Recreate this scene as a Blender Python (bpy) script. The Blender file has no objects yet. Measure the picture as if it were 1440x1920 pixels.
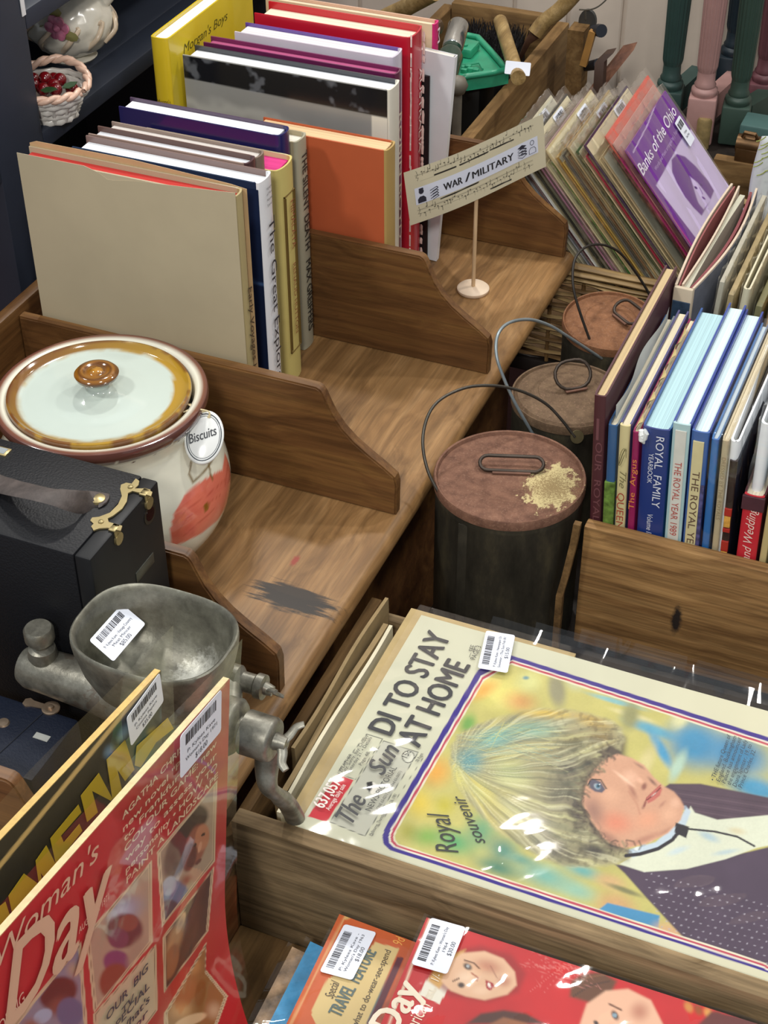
import bpy, bmesh, math, random
import numpy as np
from math import sin, cos, radians, pi, atan2, hypot, sqrt
from mathutils import Vector, Matrix
random.seed(7)
S = bpy.context.scene
COL = S.collection
# ------------------------------------------------------------------ camera model (real camera of the photograph)
FPX = 3034.0; PITCH = radians(39.0); ROLL = radians(-.3125); YAW = radians(22.87); HC = 1.80
_cp, _sp = cos(PITCH), sin(PITCH)
_Fh = Vector((-sin(YAW), cos(YAW), 0)); _R = Vector((cos(YAW), sin(YAW), 0)); _Z = Vector((0, 0, 1))
_F = _Fh*_cp - _Z*_sp; _U = _Fh*_sp + _Z*_cp
_c, _s = cos(ROLL), sin(ROLL)
_R2 = _R*_c + _U*_s; _U2 = _U*_c - _R*_s
CAM = Vector((0, 0, HC))
def ray(x, y): return _F + _R2*((x-720)/FPX) - _U2*((y-960)/FPX)
def az(x, y, z): d = ray(x, y); return CAM + d*((z-HC)/d.z)       # photo point on a level plane
def ax(x, y, X): d = ray(x, y); return CAM + d*(X/d.x)            # ... on an upright plane facing X
def ay(x, y, Y): d = ray(x, y); return CAM + d*(Y/d.y)            # ... on an upright plane facing Y
def apl(x, y, p, n):
    d = ray(x, y); n = Vector(n); return CAM + d*((Vector(p)-CAM).dot(n)/d.dot(n))
def prj(P):
    v = P - np.array([0, 0, HC]); k = v@np.array(_F)
    return 720+FPX*(v@np.array(_R2))/k, 960-FPX*(v@np.array(_U2))/k
cam = bpy.data.cameras.new('camera'); co = bpy.data.objects.new('camera', cam); COL.objects.link(co)
cam.sensor_fit = 'VERTICAL'; cam.sensor_height = 36; cam.lens = 36*FPX/1920; cam.clip_start = .02
m = Matrix.Identity(4)
for i in range(3): m[i][0] = _R2[i]; m[i][1] = _U2[i]; m[i][2] = -_F[i]; m[i][3] = CAM[i]
co.matrix_world = m; S.camera = co
# ------------------------------------------------------------------ colour + materials
def lin1(c): c /= 255.0; return c/12.92 if c <= .04045 else ((c+.055)/1.055)**2.4
def lin(h): h = h.lstrip('#'); return tuple(lin1(int(h[i:i+2], 16)) for i in (0, 2, 4))
def lin4(h): return lin(h)+(1.0,)
MATS = {}
class N:
    def __init__(s, name):
        s.m = bpy.data.materials.new(name); s.m.use_nodes = True; s.t = s.m.node_tree
        s.b = s.t.nodes['Principled BSDF']; s.o = s.t.nodes['Material Output']
    def n(s, typ, **k):
        d = s.t.nodes.new(typ)
        for a, v in k.items():
            if a.startswith('i_'):
                key = a[2:]
                key = int(key) if key.isdigit() else key.replace('_', ' ')
                if isinstance(v, bpy.types.NodeSocket): s.t.links.new(v, d.inputs[key])
                else: d.inputs[key].default_value = v
            else: setattr(d, a, v)
        return d
    def l(s, a, b): s.t.links.new(a, b)
    def coord(s, scale=(1, 1, 1), rot=(0, 0, 0), kind='Object'):
        if kind == 'World': o = s.n('ShaderNodeNewGeometry').outputs['Position']
        else: o = s.n('ShaderNodeTexCoord').outputs[kind]
        return s.n('ShaderNodeMapping', i_Vector=o, i_Scale=scale, i_Rotation=rot).outputs[0]
    def noise(s, vec, scale, detail=4, rough=.55, dist=0):
        return s.n('ShaderNodeTexNoise', i_Vector=vec, i_Scale=scale, i_Detail=detail, i_Roughness=rough, i_Distortion=dist).outputs[0]
    def ramp(s, fac, stops):
        r = s.n('ShaderNodeValToRGB', i_Fac=fac); e = r.color_ramp.elements
        while len(e) < len(stops): e.new(.5)
        for k, (p, c) in enumerate(stops): e[k].position = p; e[k].color = c if len(c) == 4 else tuple(c)+(1,)
        return r.outputs[0]
    def mix(s, fac, a, b, blend='MIX'):
        d = s.n('ShaderNodeMix', data_type='RGBA', blend_type=blend)
        for key, v in ((0, fac), (6, a), (7, b)):
            if isinstance(v, bpy.types.NodeSocket): s.l(v, d.inputs[key])
            else: d.inputs[key].default_value = v
        return d.outputs[2]
    def math(s, op, a, b=0.0, clamp=False):
        d = s.n('ShaderNodeMath', operation=op, use_clamp=clamp)
        for key, v in ((0, a), (1, b)):
            if isinstance(v, bpy.types.NodeSocket): s.l(v, d.inputs[key])
            else: d.inputs[key].default_value = v
        return d.outputs[0]
    def bump(s, h, strength=.3, dist=.001):
        b = s.n('ShaderNodeBump', i_Height=h, i_Strength=strength, i_Distance=dist); s.l(b.outputs[0], s.b.inputs['Normal']); return b.outputs[0]
    def blob(s, c, r, ns=60, amp=.5, soft=.15, stretch=(1, 1, 1), nst=(1, 1, 1)):
        # patch of wear or paint around a point of the surface, ragged outline
        p = s.n('ShaderNodeNewGeometry').outputs['Position']
        v = s.n('ShaderNodeVectorMath', operation='SUBTRACT', i_0=p, i_1=c).outputs[0]
        v = s.n('ShaderNodeVectorMath', operation='MULTIPLY', i_0=v, i_1=stretch).outputs[0]
        d = s.n('ShaderNodeVectorMath', operation='LENGTH', i_0=v).outputs['Value']
        q = s.math('DIVIDE', d, r)
        nz = s.noise(s.coord(nst, kind='World'), ns, 6, .72)
        q = s.math('ADD', q, s.math('MULTIPLY', s.math('SUBTRACT', nz, .5), amp*2))
        return s.math('DIVIDE', s.math('SUBTRACT', 1.0, q), soft, clamp=True)
def base(mt, c=None, rough=.5, metal=0, spec=.5):
    b = mt.b
    if c is not None: b.inputs['Base Color'].default_value = c if len(c) == 4 else tuple(c)+(1,)
    b.inputs['Roughness'].default_value = rough; b.inputs['Metallic'].default_value = metal
    b.inputs['Specular IOR Level'].default_value = spec
def plain(h, rough=.5, metal=0, spec=.5, var=.06, ns=40, bump=0, bs=300, coat=0):
    key = ('plain', h, rough, metal, spec, var, ns, bump, coat)
    if key in MATS: return MATS[key]
    t = N('surface_'+h.strip('#')); base(t, None, rough, metal, spec)
    c = lin(h); v = t.coord()
    f = t.noise(v, ns, 4)
    t.l(t.ramp(f, [(.3, tuple(x*(1-var) for x in c)), (.7, tuple(min(1, x*(1+var)) for x in c))]), t.b.inputs['Base Color'])
    if bump: t.bump(t.noise(v, bs, 3), bump, .001)
    if coat: t.b.inputs['Coat Weight'].default_value = coat; t.b.inputs['Coat Roughness'].default_value = .06
    MATS[key] = t.m; return t.m
def ink(h):
    return plain(h, .55, var=0)
def wood(name, dark, mid, light, axis='X', sc=1.0, rough=.5, blobs=(), spec=.4, fine=.35, bump=.15):
    t = N(name); base(t, None, rough, 0, spec)
    st = {'X': (1, 14, 14), 'Y': (14, 1, 14), 'Z': (14, 14, 1)}[axis]
    v = t.coord(tuple(x*sc for x in st))
    wob = t.noise(t.coord((4, 4, 4)), 1.2, 2)
    vv = t.n('ShaderNodeVectorMath', operation='ADD', i_0=v, i_1=t.n('ShaderNodeCombineXYZ', i_0=wob, i_1=wob, i_2=wob).outputs[0]).outputs[0]
    a = t.noise(vv, 3.0, 6, .6, .6)
    st2 = {'X': (6, 220, 220), 'Y': (220, 6, 220), 'Z': (220, 220, 6)}[axis]
    b = t.noise(t.coord(tuple(x*sc for x in st2)), 1.0, 3, .6)
    col = t.ramp(a, [(.25, lin(dark)), (.5, lin(mid)), (.75, lin(light))])
    fb = t.ramp(b, [(.35, (.45, .45, .45)), (.6, (1, 1, 1))])
    col = t.mix(fine, col, t.mix(1.0, col, fb, 'MULTIPLY'))
    big = t.noise(t.coord((3, 3, 3)), 1.6, 3)
    col = t.mix(.5, col, t.mix(1.0, col, t.ramp(big, [(.3, (.62, .58, .55)), (.65, (1.12, 1.1, 1.05))]), 'MULTIPLY'))
    for (c, r, h, *q) in blobs:
        col = t.mix(t.blob(c, r, *q), col, lin4(h))
    t.l(col, t.b.inputs['Base Color']); t.bump(b, bump, .0006)
    return t.m
def film_mat(name='clear_plastic_film', ns=9, st=.15, rough=.05, k=1.0, tint='#ffffff'):
    t = N(name); t.t.nodes.remove(t.b)
    v = t.coord(); h = t.noise(v, ns, 3, .5, 1.2); h2 = t.noise(v, ns*5, 2, .5, .5)
    hh = t.math('ADD', h, t.math('MULTIPLY', h2, .05))
    bp = t.n('ShaderNodeBump', i_Height=hh, i_Strength=st, i_Distance=.0022).outputs[0]
    g = t.n('ShaderNodeBsdfGlossy', i_Color=(1, 1, 1, 1), i_Roughness=rough, i_Normal=bp).outputs[0]
    tr = t.n('ShaderNodeBsdfTransparent', i_Color=lin4(tint)).outputs[0]
    fc = t.n('ShaderNodeLayerWeight', i_Blend=.5, i_Normal=bp).outputs['Facing']
    f = t.math('MULTIPLY', t.math('ADD', t.math('MULTIPLY', t.math('POWER', fc, 5.0), .55), .045), k, clamp=True)
    mx = t.n('ShaderNodeMixShader', i_0=f, i_1=tr, i_2=g)
    t.l(mx.outputs[0], t.o.inputs[0]); return t.m
def paint_mat(name='printed_paper', rough=.45, coat=0):
    t = N(name); base(t, None, rough, 0, .4)
    a = t.n('ShaderNodeAttribute', attribute_name='Col').outputs['Color']
    t.l(a, t.b.inputs['Base Color']); return t.m
# ------------------------------------------------------------------ mesh building
class B:
    def __init__(s, M=None): s.bm = bmesh.new(); s.M = M
    def _add(s, tmp, mi=0):
        if mi:
            for f in tmp.faces: f.material_index = mi
        me = bpy.data.meshes.new('t'); tmp.to_mesh(me); tmp.free()
        if s.M is not None: me.transform(s.M)
        s.bm.from_mesh(me); bpy.data.meshes.remove(me); return s
    def box(s, lo, hi, bev=0, seg=2, M=None, mi=0):
        t = bmesh.new(); bmesh.ops.create_cube(t, size=1)
        lo = Vector(lo); hi = Vector(hi)
        for v in t.verts: v.co = Vector([(lo[i]+hi[i])/2+v.co[i]*(hi[i]-lo[i]) for i in range(3)])
        if bev: bmesh.ops.bevel(t, geom=t.edges[:], offset=bev, segments=seg, affect='EDGES', profile=.5)
        if M is not None: bmesh.ops.transform(t, matrix=M, verts=t.verts)
        return s._add(t, mi)
    def rings(s, rings, caps=(True, True), closed=True, loop=False, mi=0):
        t = bmesh.new(); R = [[t.verts.new(p) for p in r] for r in rings]; n = len(R[0])
        rng = range(len(R)) if loop else range(len(R)-1)
        for i in rng:
            a, b = R[i], R[(i+1) % len(R)]
            for j in range(n if closed else n-1):
                k = (j+1) % n
                try: t.faces.new((a[j], a[k], b[k], b[j]))
                except ValueError: pass
        if closed and not loop:
            if caps[0]: t.faces.new(R[0][::-1])
            if caps[1]: t.faces.new(R[-1])
        bmesh.ops.recalc_face_normals(t, faces=t.faces[:])
        return s._add(t, mi)
    def tube(s, pts, r, seg=8, loop=False, flat=1.0):
        P = [Vector(p) for p in pts]; n = len(P); rr = r if isinstance(r, (list, tuple)) else [r]*n
        rings = []; prev = None
        for i in range(n):
            if loop: d = P[(i+1) % n]-P[i-1]
            else: d = P[min(i+1, n-1)]-P[max(i-1, 0)]
            d.normalize()
            if prev is None:
                u = d.cross(Vector((0, 0, 1)))
                if u.length < .1: u = d.cross(Vector((0, 1, 0)))
            else: u = prev - d*prev.dot(d)
            u.normalize(); prev = u; w = d.cross(u)
            rings.append([P[i]+(u*cos(2*pi*k/seg)+w*sin(2*pi*k/seg)*flat)*rr[i] for k in range(seg)])
        return s.rings(rings, loop=loop)
    def cyl(s, p0, p1, r0, r1=None, seg=20):
        return s.tube([p0, p1], [r0, r0 if r1 is None else r1], seg)
    def lathe(s, prof, c=(0, 0, 0), seg=48, sx=1, sy=1, M=None, mi=0):
        c = Vector(c)
        rings = []
        for (r, z) in prof:
            rings.append([Vector((r*cos(2*pi*k/seg)*sx, r*sin(2*pi*k/seg)*sy, z))+c for k in range(seg)])
        if M is not None: rings = [[M@p for p in r] for r in rings]
        return s.rings(rings, caps=(True, True), mi=mi)
    def prism(s, poly, o, u, v, w, mi=0):
        # polygon given in (u,v) from origin o, thickness vector w
        o, u, v, w = Vector(o), Vector(u), Vector(v), Vector(w)
        a = [o+u*p[0]+v*p[1] for p in poly]
        return s.rings([a, [p+w for p in a]], mi=mi)
    def grid(s, o, u, v, nu, nv, fn=None, mi=0):
        o, u, v = Vector(o), Vector(u), Vector(v); n = u.cross(v).normalized()
        rows = []
        for j in range(nv+1):
            rows.append([o+u*(i/nu)+v*(j/nv)+(n*fn(i/nu, j/nv) if fn else Vector((0, 0, 0))) for i in range(nu+1)])
        return s.rings(rows, closed=False, mi=mi)
MW = {}
def _props(o, label, cat, group, kind):
    if label: o['label'] = label
    if cat: o['category'] = cat
    if group: o['group'] = group
    if kind: o['kind'] = kind
def thing(name, label, cat, loc=(0, 0, 0), rot=(0, 0, 0), group=None, kind=None):
    o = bpy.data.objects.new(name, None); COL.objects.link(o); o.empty_display_size = .02
    o.location = loc; o.rotation_euler = rot
    MW[o.name] = Matrix.LocRotScale(Vector(loc), __import__('mathutils').Euler(rot), None)
    _props(o, label, cat, group, kind); return o
def part(name, b, mats, parent=None, smooth=40, world=False, label=None, cat=None, group=None, kind=None):
    if isinstance(b, B): me = bpy.data.meshes.new(name); b.bm.to_mesh(me); b.bm.free()
    else: me = b
    me.name = name
    for q in (mats if isinstance(mats, (list, tuple)) else [mats]): me.materials.append(q)
    o = bpy.data.objects.new(name, me); COL.objects.link(o)
    if parent:
        o.parent = parent; MW[o.name] = MW[parent.name]
        if world: me.transform(MW[parent.name].inverted())
    else: MW[o.name] = Matrix.Identity(4)
    if smooth:
        me.polygons.foreach_set('use_smooth', [True]*len(me.polygons)); me.set_sharp_from_angle(angle=radians(smooth))
    me.update(); _props(o, label, cat, group, kind); return o
def recenter(o):
    # a top-level mesh gets its origin at its base
    me = o.data; c = np.zeros(len(me.vertices)*3, 'f'); me.vertices.foreach_get('co', c); c = c.reshape(-1, 3)
    p = Vector(((c[:, 0].min()+c[:, 0].max())/2, (c[:, 1].min()+c[:, 1].max())/2, c[:, 2].min()))
    me.transform(Matrix.Translation(-p)); o.location = p; MW[o.name] = Matrix.Translation(p); return o
# ------------------------------------------------------------------ lettering
_tc = {}
def glyph_mesh(txt, shear=0.0, bold=0.0):
    k = (txt, shear, bold)
    if k in _tc: return _tc[k]
    cu = bpy.data.curves.new('txt', 'FONT'); cu.body = txt; cu.shear = shear; cu.offset = bold; cu.resolution_u = 3; cu.fill_mode = 'FRONT'
    ob = bpy.data.objects.new('txt', cu); COL.objects.link(ob)
    bpy.context.view_layer.update()
    me = bpy.data.meshes.new_from_object(ob.evaluated_get(bpy.context.evaluated_depsgraph_get()))
    n = len(me.vertices); c = np.zeros(n*3, 'f'); me.vertices.foreach_get('co', c); c = c.reshape(-1, 3)
    fs = [tuple(p.vertices) for p in me.polygons]
    bpy.data.meshes.remove(me); bpy.data.objects.remove(ob); bpy.data.curves.remove(cu)
    _tc[k] = (c, fs); return _tc[k]
_capH = None
def letters(lines, n, off=.0004):
    """lines: (text, P0, P1, cap_height[, shear, bold]) baseline from P0 to P1 on a surface with normal n"""
    global _capH
    if _capH is None: c, _ = glyph_mesh('H'); _capH = float(c[:, 1].max())
    n = Vector(n).normalized(); V = []; Fc = []
    for L in lines:
        txt, p0, p1, h = L[:4]; sh = L[4] if len(L) > 4 else 0; bo = L[5] if len(L) > 5 else 0
        c, fs = glyph_mesh(txt, sh, 0)
        if not len(c): continue
        p0 = Vector(p0); p1 = Vector(p1); d = p1-p0; d -= n*d.dot(n); w = d.length; d.normalize(); up = n.cross(d)
        x0, x1 = float(c[:, 0].min()), float(c[:, 0].max())
        for m_, (sx_, sy_) in enumerate(((0, 0), (-bo, 0), (bo, 0), (0, -bo*.6), (0, bo*.6)) if bo else ((0, 0),)):
            k = len(V); hh = h*(1-.5*bo)
            for q in c: V.append(p0+n*(off+m_*.00004)+d*((q[0]-x0)/(x1-x0)*w+sx_*h)+up*(float(q[1])/_capH*h+sy_*h))
            Fc += [tuple(i+k for i in f) for f in fs]
    me = bpy.data.meshes.new('lettering'); me.from_pydata([tuple(v) for v in V], [], Fc); return me
def sticker(parent, P, u, v, w, h, lines, n, bars=True, name='price_sticker', world=True):
    """white price sticker: P top-left corner, u right, v down (unit vectors), bars along the top edge"""
    P, u, v, n = Vector(P), Vector(u).normalized(), Vector(v).normalized(), Vector(n).normalized()
    r = min(w, h)*.08; poly = []
    for cx, cy, a0 in ((w-r, r, -90), (w-r, h-r, 0), (r, h-r, 90), (r, r, 180)):
        for k in range(4): a = radians(a0+k*30); poly.append((cx+r*cos(a), cy+r*sin(a)))
    b = B(); b.prism(poly, P, u, v, n*.0003)
    st = part(name, b, plain('#dfe4f0', .35, var=.01), parent, 0, world, label='white price sticker with a barcode')
    if bars:
        b = B(); rnd = random.Random(int(w*1e5)+len(lines)); x = w*.12; o = P+n*.0005
        while x < w*.86:
            q = rnd.choice((.6, .6, 1.1, 1.7))*w*.013
            b.prism([(x, h*.1), (x+q, h*.1), (x+q, h*.34), (x, h*.34)], o, u, v, n*.00005); x += q+rnd.choice((.6, .9, 1.5))*w*.014
        part('barcode', b, ink('#23232a'), st, 0, world)
    L = []; y = .48
    for t in lines:
        hh = .085 if not t.startswith('$') else .12
        ww = min(.8, len(t)*.048)
        a = P+u*(w*(.5-ww/2))+v*(h*(y+hh)); L.append((t, a, a+u*(w*ww), h*hh)); y += hh+.07
    if L: part('lettering', letters(L, n, .0005), ink('#3a3d48'), st, 0, world)
    return st
# ------------------------------------------------------------------ printing on paper: colour functions over a fine sheet
def sst(x): x = np.clip(x, 0, 1); return x*x*(3-2*x)
class Art:
    def __init__(s, X, Y, bg): s.X, s.Y = X, Y; s.C = np.tile(np.array(lin(bg)), (X.size, 1))
    def put(s, m, h):
        c = np.array(lin(h)) if isinstance(h, str) else h
        s.C = s.C*(1-m[:, None])+c*m[:, None]; return s
    def sd(s, pts):
        X, Y = s.X, s.Y; ins = np.zeros(X.size, bool); dm = np.full(X.size, 1e9); n = len(pts)
        for i in range(n):
            (x0, y0), (x1, y1) = pts[i], pts[(i+1) % n]
            if y0 != y1:
                c = ((y0 > Y) != (y1 > Y)) & (X < (x1-x0)*(Y-y0)/(y1-y0)+x0); ins ^= c
            L = (x1-x0)**2+(y1-y0)**2+1e-9
            t = np.clip(((X-x0)*(x1-x0)+(Y-y0)*(y1-y0))/L, 0, 1)
            dm = np.minimum(dm, np.hypot(X-x0-t*(x1-x0), Y-y0-t*(y1-y0)))
        return np.where(ins, dm, -dm)
    def poly(s, pts, h, soft=2, a=1): return s.put(sst((s.sd(pts)+soft/2)/max(soft, .01))*a, h)
    def ell(s, cx, cy, rx, ry, h, rot=0, soft=.3, a=1):
        c, q = cos(radians(rot)), sin(radians(rot)); x, y = s.X-cx, s.Y-cy
        d = np.hypot((x*c+y*q)/rx, (-x*q+y*c)/ry); return s.put(sst((1-d)/soft)*a, h)
    def line(s, pts, w, h, soft=1.5, a=1):
        d = np.full(s.X.size, 1e9)
        for (x0, y0), (x1, y1) in zip(pts, pts[1:]):
            L = (x1-x0)**2+(y1-y0)**2+1e-9
            t = np.clip(((s.X-x0)*(x1-x0)+(s.Y-y0)*(y1-y0))/L, 0, 1)
            d = np.minimum(d, np.hypot(s.X-x0-t*(x1-x0), s.Y-y0-t*(y1-y0)))
        return s.put(sst((w/2-d+soft/2)/soft)*a, h)
    def vnoise(s, sc, seed=1, oct=3):
        r = np.random.RandomState(seed); o = np.zeros(s.X.size); amp = 1; tot = 0
        for k in range(oct):
            g = r.rand(64, 64); x = s.X/sc*2**k; y = s.Y/sc*2**k
            xi = np.floor(x).astype(int); yi = np.floor(y).astype(int); fx = sst(x-xi); fy = sst(y-yi)
            q = lambda a, b: g[(yi+b) % 64, (xi+a) % 64]
            o += amp*((q(0, 0)*(1-fx)+q(1, 0)*fx)*(1-fy)+(q(0, 1)*(1-fx)+q(1, 1)*fx)*fy); tot += amp; amp *= .5
        return o/tot
    def streak(s, u, v, seed=1, oct=2):
        keep = s.X, s.Y; s.X, s.Y = u, v; o = s.vnoise(1.0, seed, oct); s.X, s.Y = keep; return o
    def mottle(s, sc, amt, seed=1): s.C = s.C*(1+amt*(s.vnoise(sc, seed)-.5)[:, None]*2); return s
def sheet_mesh(o, u, v, nu, nv, fn=None):
    o, u, v = np.array(o, float), np.array(u, float), np.array(v, float); n = np.cross(u, v); n /= np.linalg.norm(n)
    I, J = np.meshgrid(np.arange(nu+1)/nu, np.arange(nv+1)/nv); I = I.ravel(); J = J.ravel()
    P = o+I[:, None]*u+J[:, None]*v
    if fn is not None: P = P+fn(I, J)[:, None]*n
    a = (np.arange(nv)[:, None]*(nu+1)+np.arange(nu)[None, :]).ravel()
    Fq = np.stack([a, a+1, a+nu+2, a+nu+1], 1)
    me = bpy.data.meshes.new('sheet')
    me.vertices.add(len(P)); me.vertices.foreach_set('co', P.astype('f').ravel())
    me.loops.add(Fq.size); me.loops.foreach_set('vertex_index', Fq.ravel().astype('i'))
    me.polygons.add(len(Fq)); me.polygons.foreach_set('loop_start', (np.arange(len(Fq))*4).astype('i'))
    me.update(calc_edges=True); me.validate(); return me, P
def colour(me, C):
    at = me.color_attributes.new('Col', 'FLOAT_COLOR', 'POINT')
    at.data.foreach_set('color', np.concatenate([np.clip(C, 0, 1), np.ones((len(C), 1))], 1).astype('f').ravel())
# ------------------------------------------------------------------ setting
W = .62          # height of the rack's board
FILM = film_mat(); FILM_FLAT = film_mat('smooth_plastic_film', 8, .3, .06, 1.1)
WOODTOP = wood('oak_board', '#664829', '#8e6b43', '#ab865a', 'Y', 1.25, .42, fine=.45, blobs=(
    ((-.600, 1.166, W), .034, '#241d17', 60, 1.1, .35, (.62, 1.5, 1), (.35, 3.2, 1)), ((-.603, 1.178, W), .022, '#2b221a', 60, 1.1, .35, (.5, 2.6, 1), (.3, 4, 1)), ((-.625, 1.225, W), .011, '#8a3a2c', 240, .55, .5, (2.2, 1, 1)),
    ((-.70, 1.43, W), .05, '#8a6238', 60, .5, 1, (1, 1, 1))))
WOODDIV = wood('dark_oak', '#492f19', '#6c4a2a', '#876337', 'X', 1.0, .4, fine=.55)
WOODCRATE = wood('crate_wood', '#5b4931', '#8f7a5c', '#b09873', 'X', .9, .7, fine=.75, bump=.6, spec=.2)
WOODCRATE2 = wood('crate_wood_warm', '#654426', '#9c774b', '#bd9562', 'X', 1.3, .6, fine=.7, bump=.5, spec=.3, blobs=(((-.225, 1.407, .515), .012, '#2a2320', 160, .5, .5, (1.6, 1, .45)),))
WOODSIDE = wood('crate_wood_long', '#4a3823', '#765b3a', '#94744b', 'Y', .8, .7, fine=.5, bump=.4, spec=.2)
fl = B(); fl.box((-6, -1, -.05), (4, 7, 0)); part('floor', fl, plain('#7d5452', .9, var=.08, ns=120, bump=.5), kind='structure', smooth=0)
wl = B(); wl.box((-6, 3.0, 0), (4, 3.05, 2.6))
x = -5.9
while x < 4: wl.box((x, 2.993, .1), (x+.105, 3.002, 2.6), .003, 1); x += .112
part('wall_back', wl, plain('#d2c4b5', .6, var=.02), kind='structure', smooth=30)
sk = B(); sk.box((-6, 2.975, 0), (4, 2.9925, .1), .004); part('baseboard_back', sk, plain('#b3a698', .5), kind='structure')
# dark table that carries crates, cans and tools
t = thing('display_table', 'large dark table under the crates, cans and tools', 'table', (-.2, 1.75, 0))
b = B(); b.box((-.535, .35, .395), (.55, 2.0, .42), .004); b.box((-1.09, 2.0005, .395), (.55, 2.96, .42), .004)
DARKT = plain('#241c17', .6, var=.2); part('tabletop', b, DARKT, t, world=True)
for lx, ly in ((-.47, .45), (.5, .45), (-1.05, 2.9), (.5, 2.9)):
    b = B(); b.box((lx-.03, ly-.03, 0), (lx+.03, ly+.03, .395), .004); part('leg', b, DARKT, t, world=True)
# ------------------------------------------------------------------ divided oak rack
rack = thing('wooden_display_rack', 'long oak counter rack with scroll-ended upright dividers holding the books', 'rack', (-.795, 1.34, 0))
b = B(); prof = [(-1.05, .592), (-.55, .592)]
for k in range(9): a = -pi/2+pi*k/8; prof.append((-.553+.014*cos(a), .606+.014*sin(a)))
prof += [(-1.05, .62)]
b.prism(prof, (0, .66, 0), (1, 0, 0), (0, 0, 1), (0, 1.335, 0)); part('board', b, WOODTOP, rack, 50, True)
ctrl = [(-.5515, .62), (-.5505, .664), (-.553, .674), (-.566, .684), (-.5855, .697), (-.603, .710), (-.6175, .7245), (-.628, .740), (-.635, .755), (-.6395, .766), (-.643, .7712), (-.648, .7735), (-1.035, .7745), (-1.035, .62)]
for Yd in (.717, 1.031, 1.3416, 1.6536, 1.9747):
    b = B(); t_ = bmesh.new()
    a = [t_.verts.new((p[0], Yd, p[1])) for p in ctrl]; c = [t_.verts.new((p[0], Yd+.0145, p[1])) for p in ctrl]
    t_.faces.new(a); t_.faces.new(c[::-1])
    for i in range(len(ctrl)): t_.faces.new((a[i], c[i], c[(i+1) % len(ctrl)], a[(i+1) % len(ctrl)]))
    bmesh.ops.recalc_face_normals(t_, faces=t_.faces[:])
    bmesh.ops.bevel(t_, geom=[e for e in t_.edges if abs(e.verts[0].co.y-e.verts[1].co.y) < 1e-6], offset=.0018, segments=2, affect='EDGES')
    b._add(t_); part('divider', b, WOODDIV, rack, 35, True)
b = B(); b.box((-1.052, .66, .55), (-1.036, 1.995, .785), .003); part('side_board', b, wood('dark_oak_long', '#4a3019', '#6c4a29', '#86623a', 'Y', 1, .4, fine=.55), rack, 40, True)
b = B(); b.box((-.625, .73, 0), (-.605, 1.92, .592), .002); part('front_panel', b, WOODDIV, rack, 40, True)  # added dark panel hiding the lit floor, so the gap under the board stays black
for ys in (.70, 1.92): b = B(); b.box((-1.03, ys, 0), (-.66, ys+.03, .592), .003); part('support', b, WOODDIV, rack, 40, True)
# ------------------------------------------------------------------ books
def pages_mat(h, axis=0):
    k = ('pages', h, axis)
    if k in MATS: return MATS[k]
    t = N('page_edges'); base(t, None, .7, 0, .2); sc = [2, 2, 2]; sc[axis] = 900
    f = t.noise(t.coord(tuple(sc)), 1, 2, .6); c = lin(h)
    t.l(t.ramp(f, [(.3, tuple(x*.72 for x in c)), (.62, c)]), t.b.inputs['Base Color']); t.bump(f, .3, .0004)
    MATS[k] = t.m; return t.m
def jacket(h, rough=.35, var=.03, coat=.0): return plain(h, rough, var=var, ns=25, coat=coat)
def book_shell(t, w, h, front, spine, back, pages, rounded=.25, c=.0022, inset=.003, top=None, fore=.003, steps=8):
    """cover + page block in the book's own frame: x thickness, y from spine to fore edge, z up; spine faces -y"""
    bl = t*rounded; out = [(0, w, 0), (0, .007, 0), (.0008, .003, 0)] if rounded else [(0, w, 0), (0, 0, 0)]
    if rounded:
        for k in range(steps+1):
            a = pi*k/steps; out.append((t/2-(t/2-.0008)*cos(a), -bl*sin(a)+.001, 1))
        out += [(t-.0008, .003, 2), (t, .007, 2), (t, w, 2)]
    else: out += [(t, 0, 2), (t, w, 2)]
    cx = t/2
    def inn(p, i):
        x, y = p[0], p[1]
        if i == 0 or i == len(out)-1: return (c if x < cx else t-c, y)
        x2 = x+c*(1 if x < cx else -1)*min(1, abs(x-cx)/(t/2)*1.0); return (x2, y+(c if y < .006 else 0))
    ins = [inn(p, i) for i, p in enumerate(out)]
    bm = bmesh.new()
    vo = [[bm.verts.new((p[0], p[1], z)) for p in out] for z in (0, h)]; vi = [[bm.verts.new((p[0], p[1], z)) for p in ins] for z in (0, h)]
    for i in range(len(out)-1):
        mi = out[i+1][2] if rounded else (0, 1, 2)[i]
        if rounded: mi = 0 if i < 2 else (2 if i >= len(out)-3 else 1)
        for q in ((vo[0][i], vo[0][i+1], vo[1][i+1], vo[1][i]), (vi[0][i], vi[1][i], vi[1][i+1], vi[0][i+1]), (vo[1][i], vo[1][i+1], vi[1][i+1], vi[1][i]), (vo[0][i], vi[0][i], vi[0][i+1], vo[0][i+1])):
            f = bm.faces.new(q); f.material_index = mi
    for i in (0, -1):
        f = bm.faces.new((vo[0][i], vo[1][i], vi[1][i], vi[0][i])); f.material_index = 0 if i == 0 else 2
    bmesh.ops.recalc_face_normals(bm, faces=bm.faces[:])
    cb = B(); cb._add(bm)
    pb = B(); pb.box((c, .0035, .0025), (t-c, w-fore, h-inset), .0004, 1)
    return cb, pb
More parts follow.
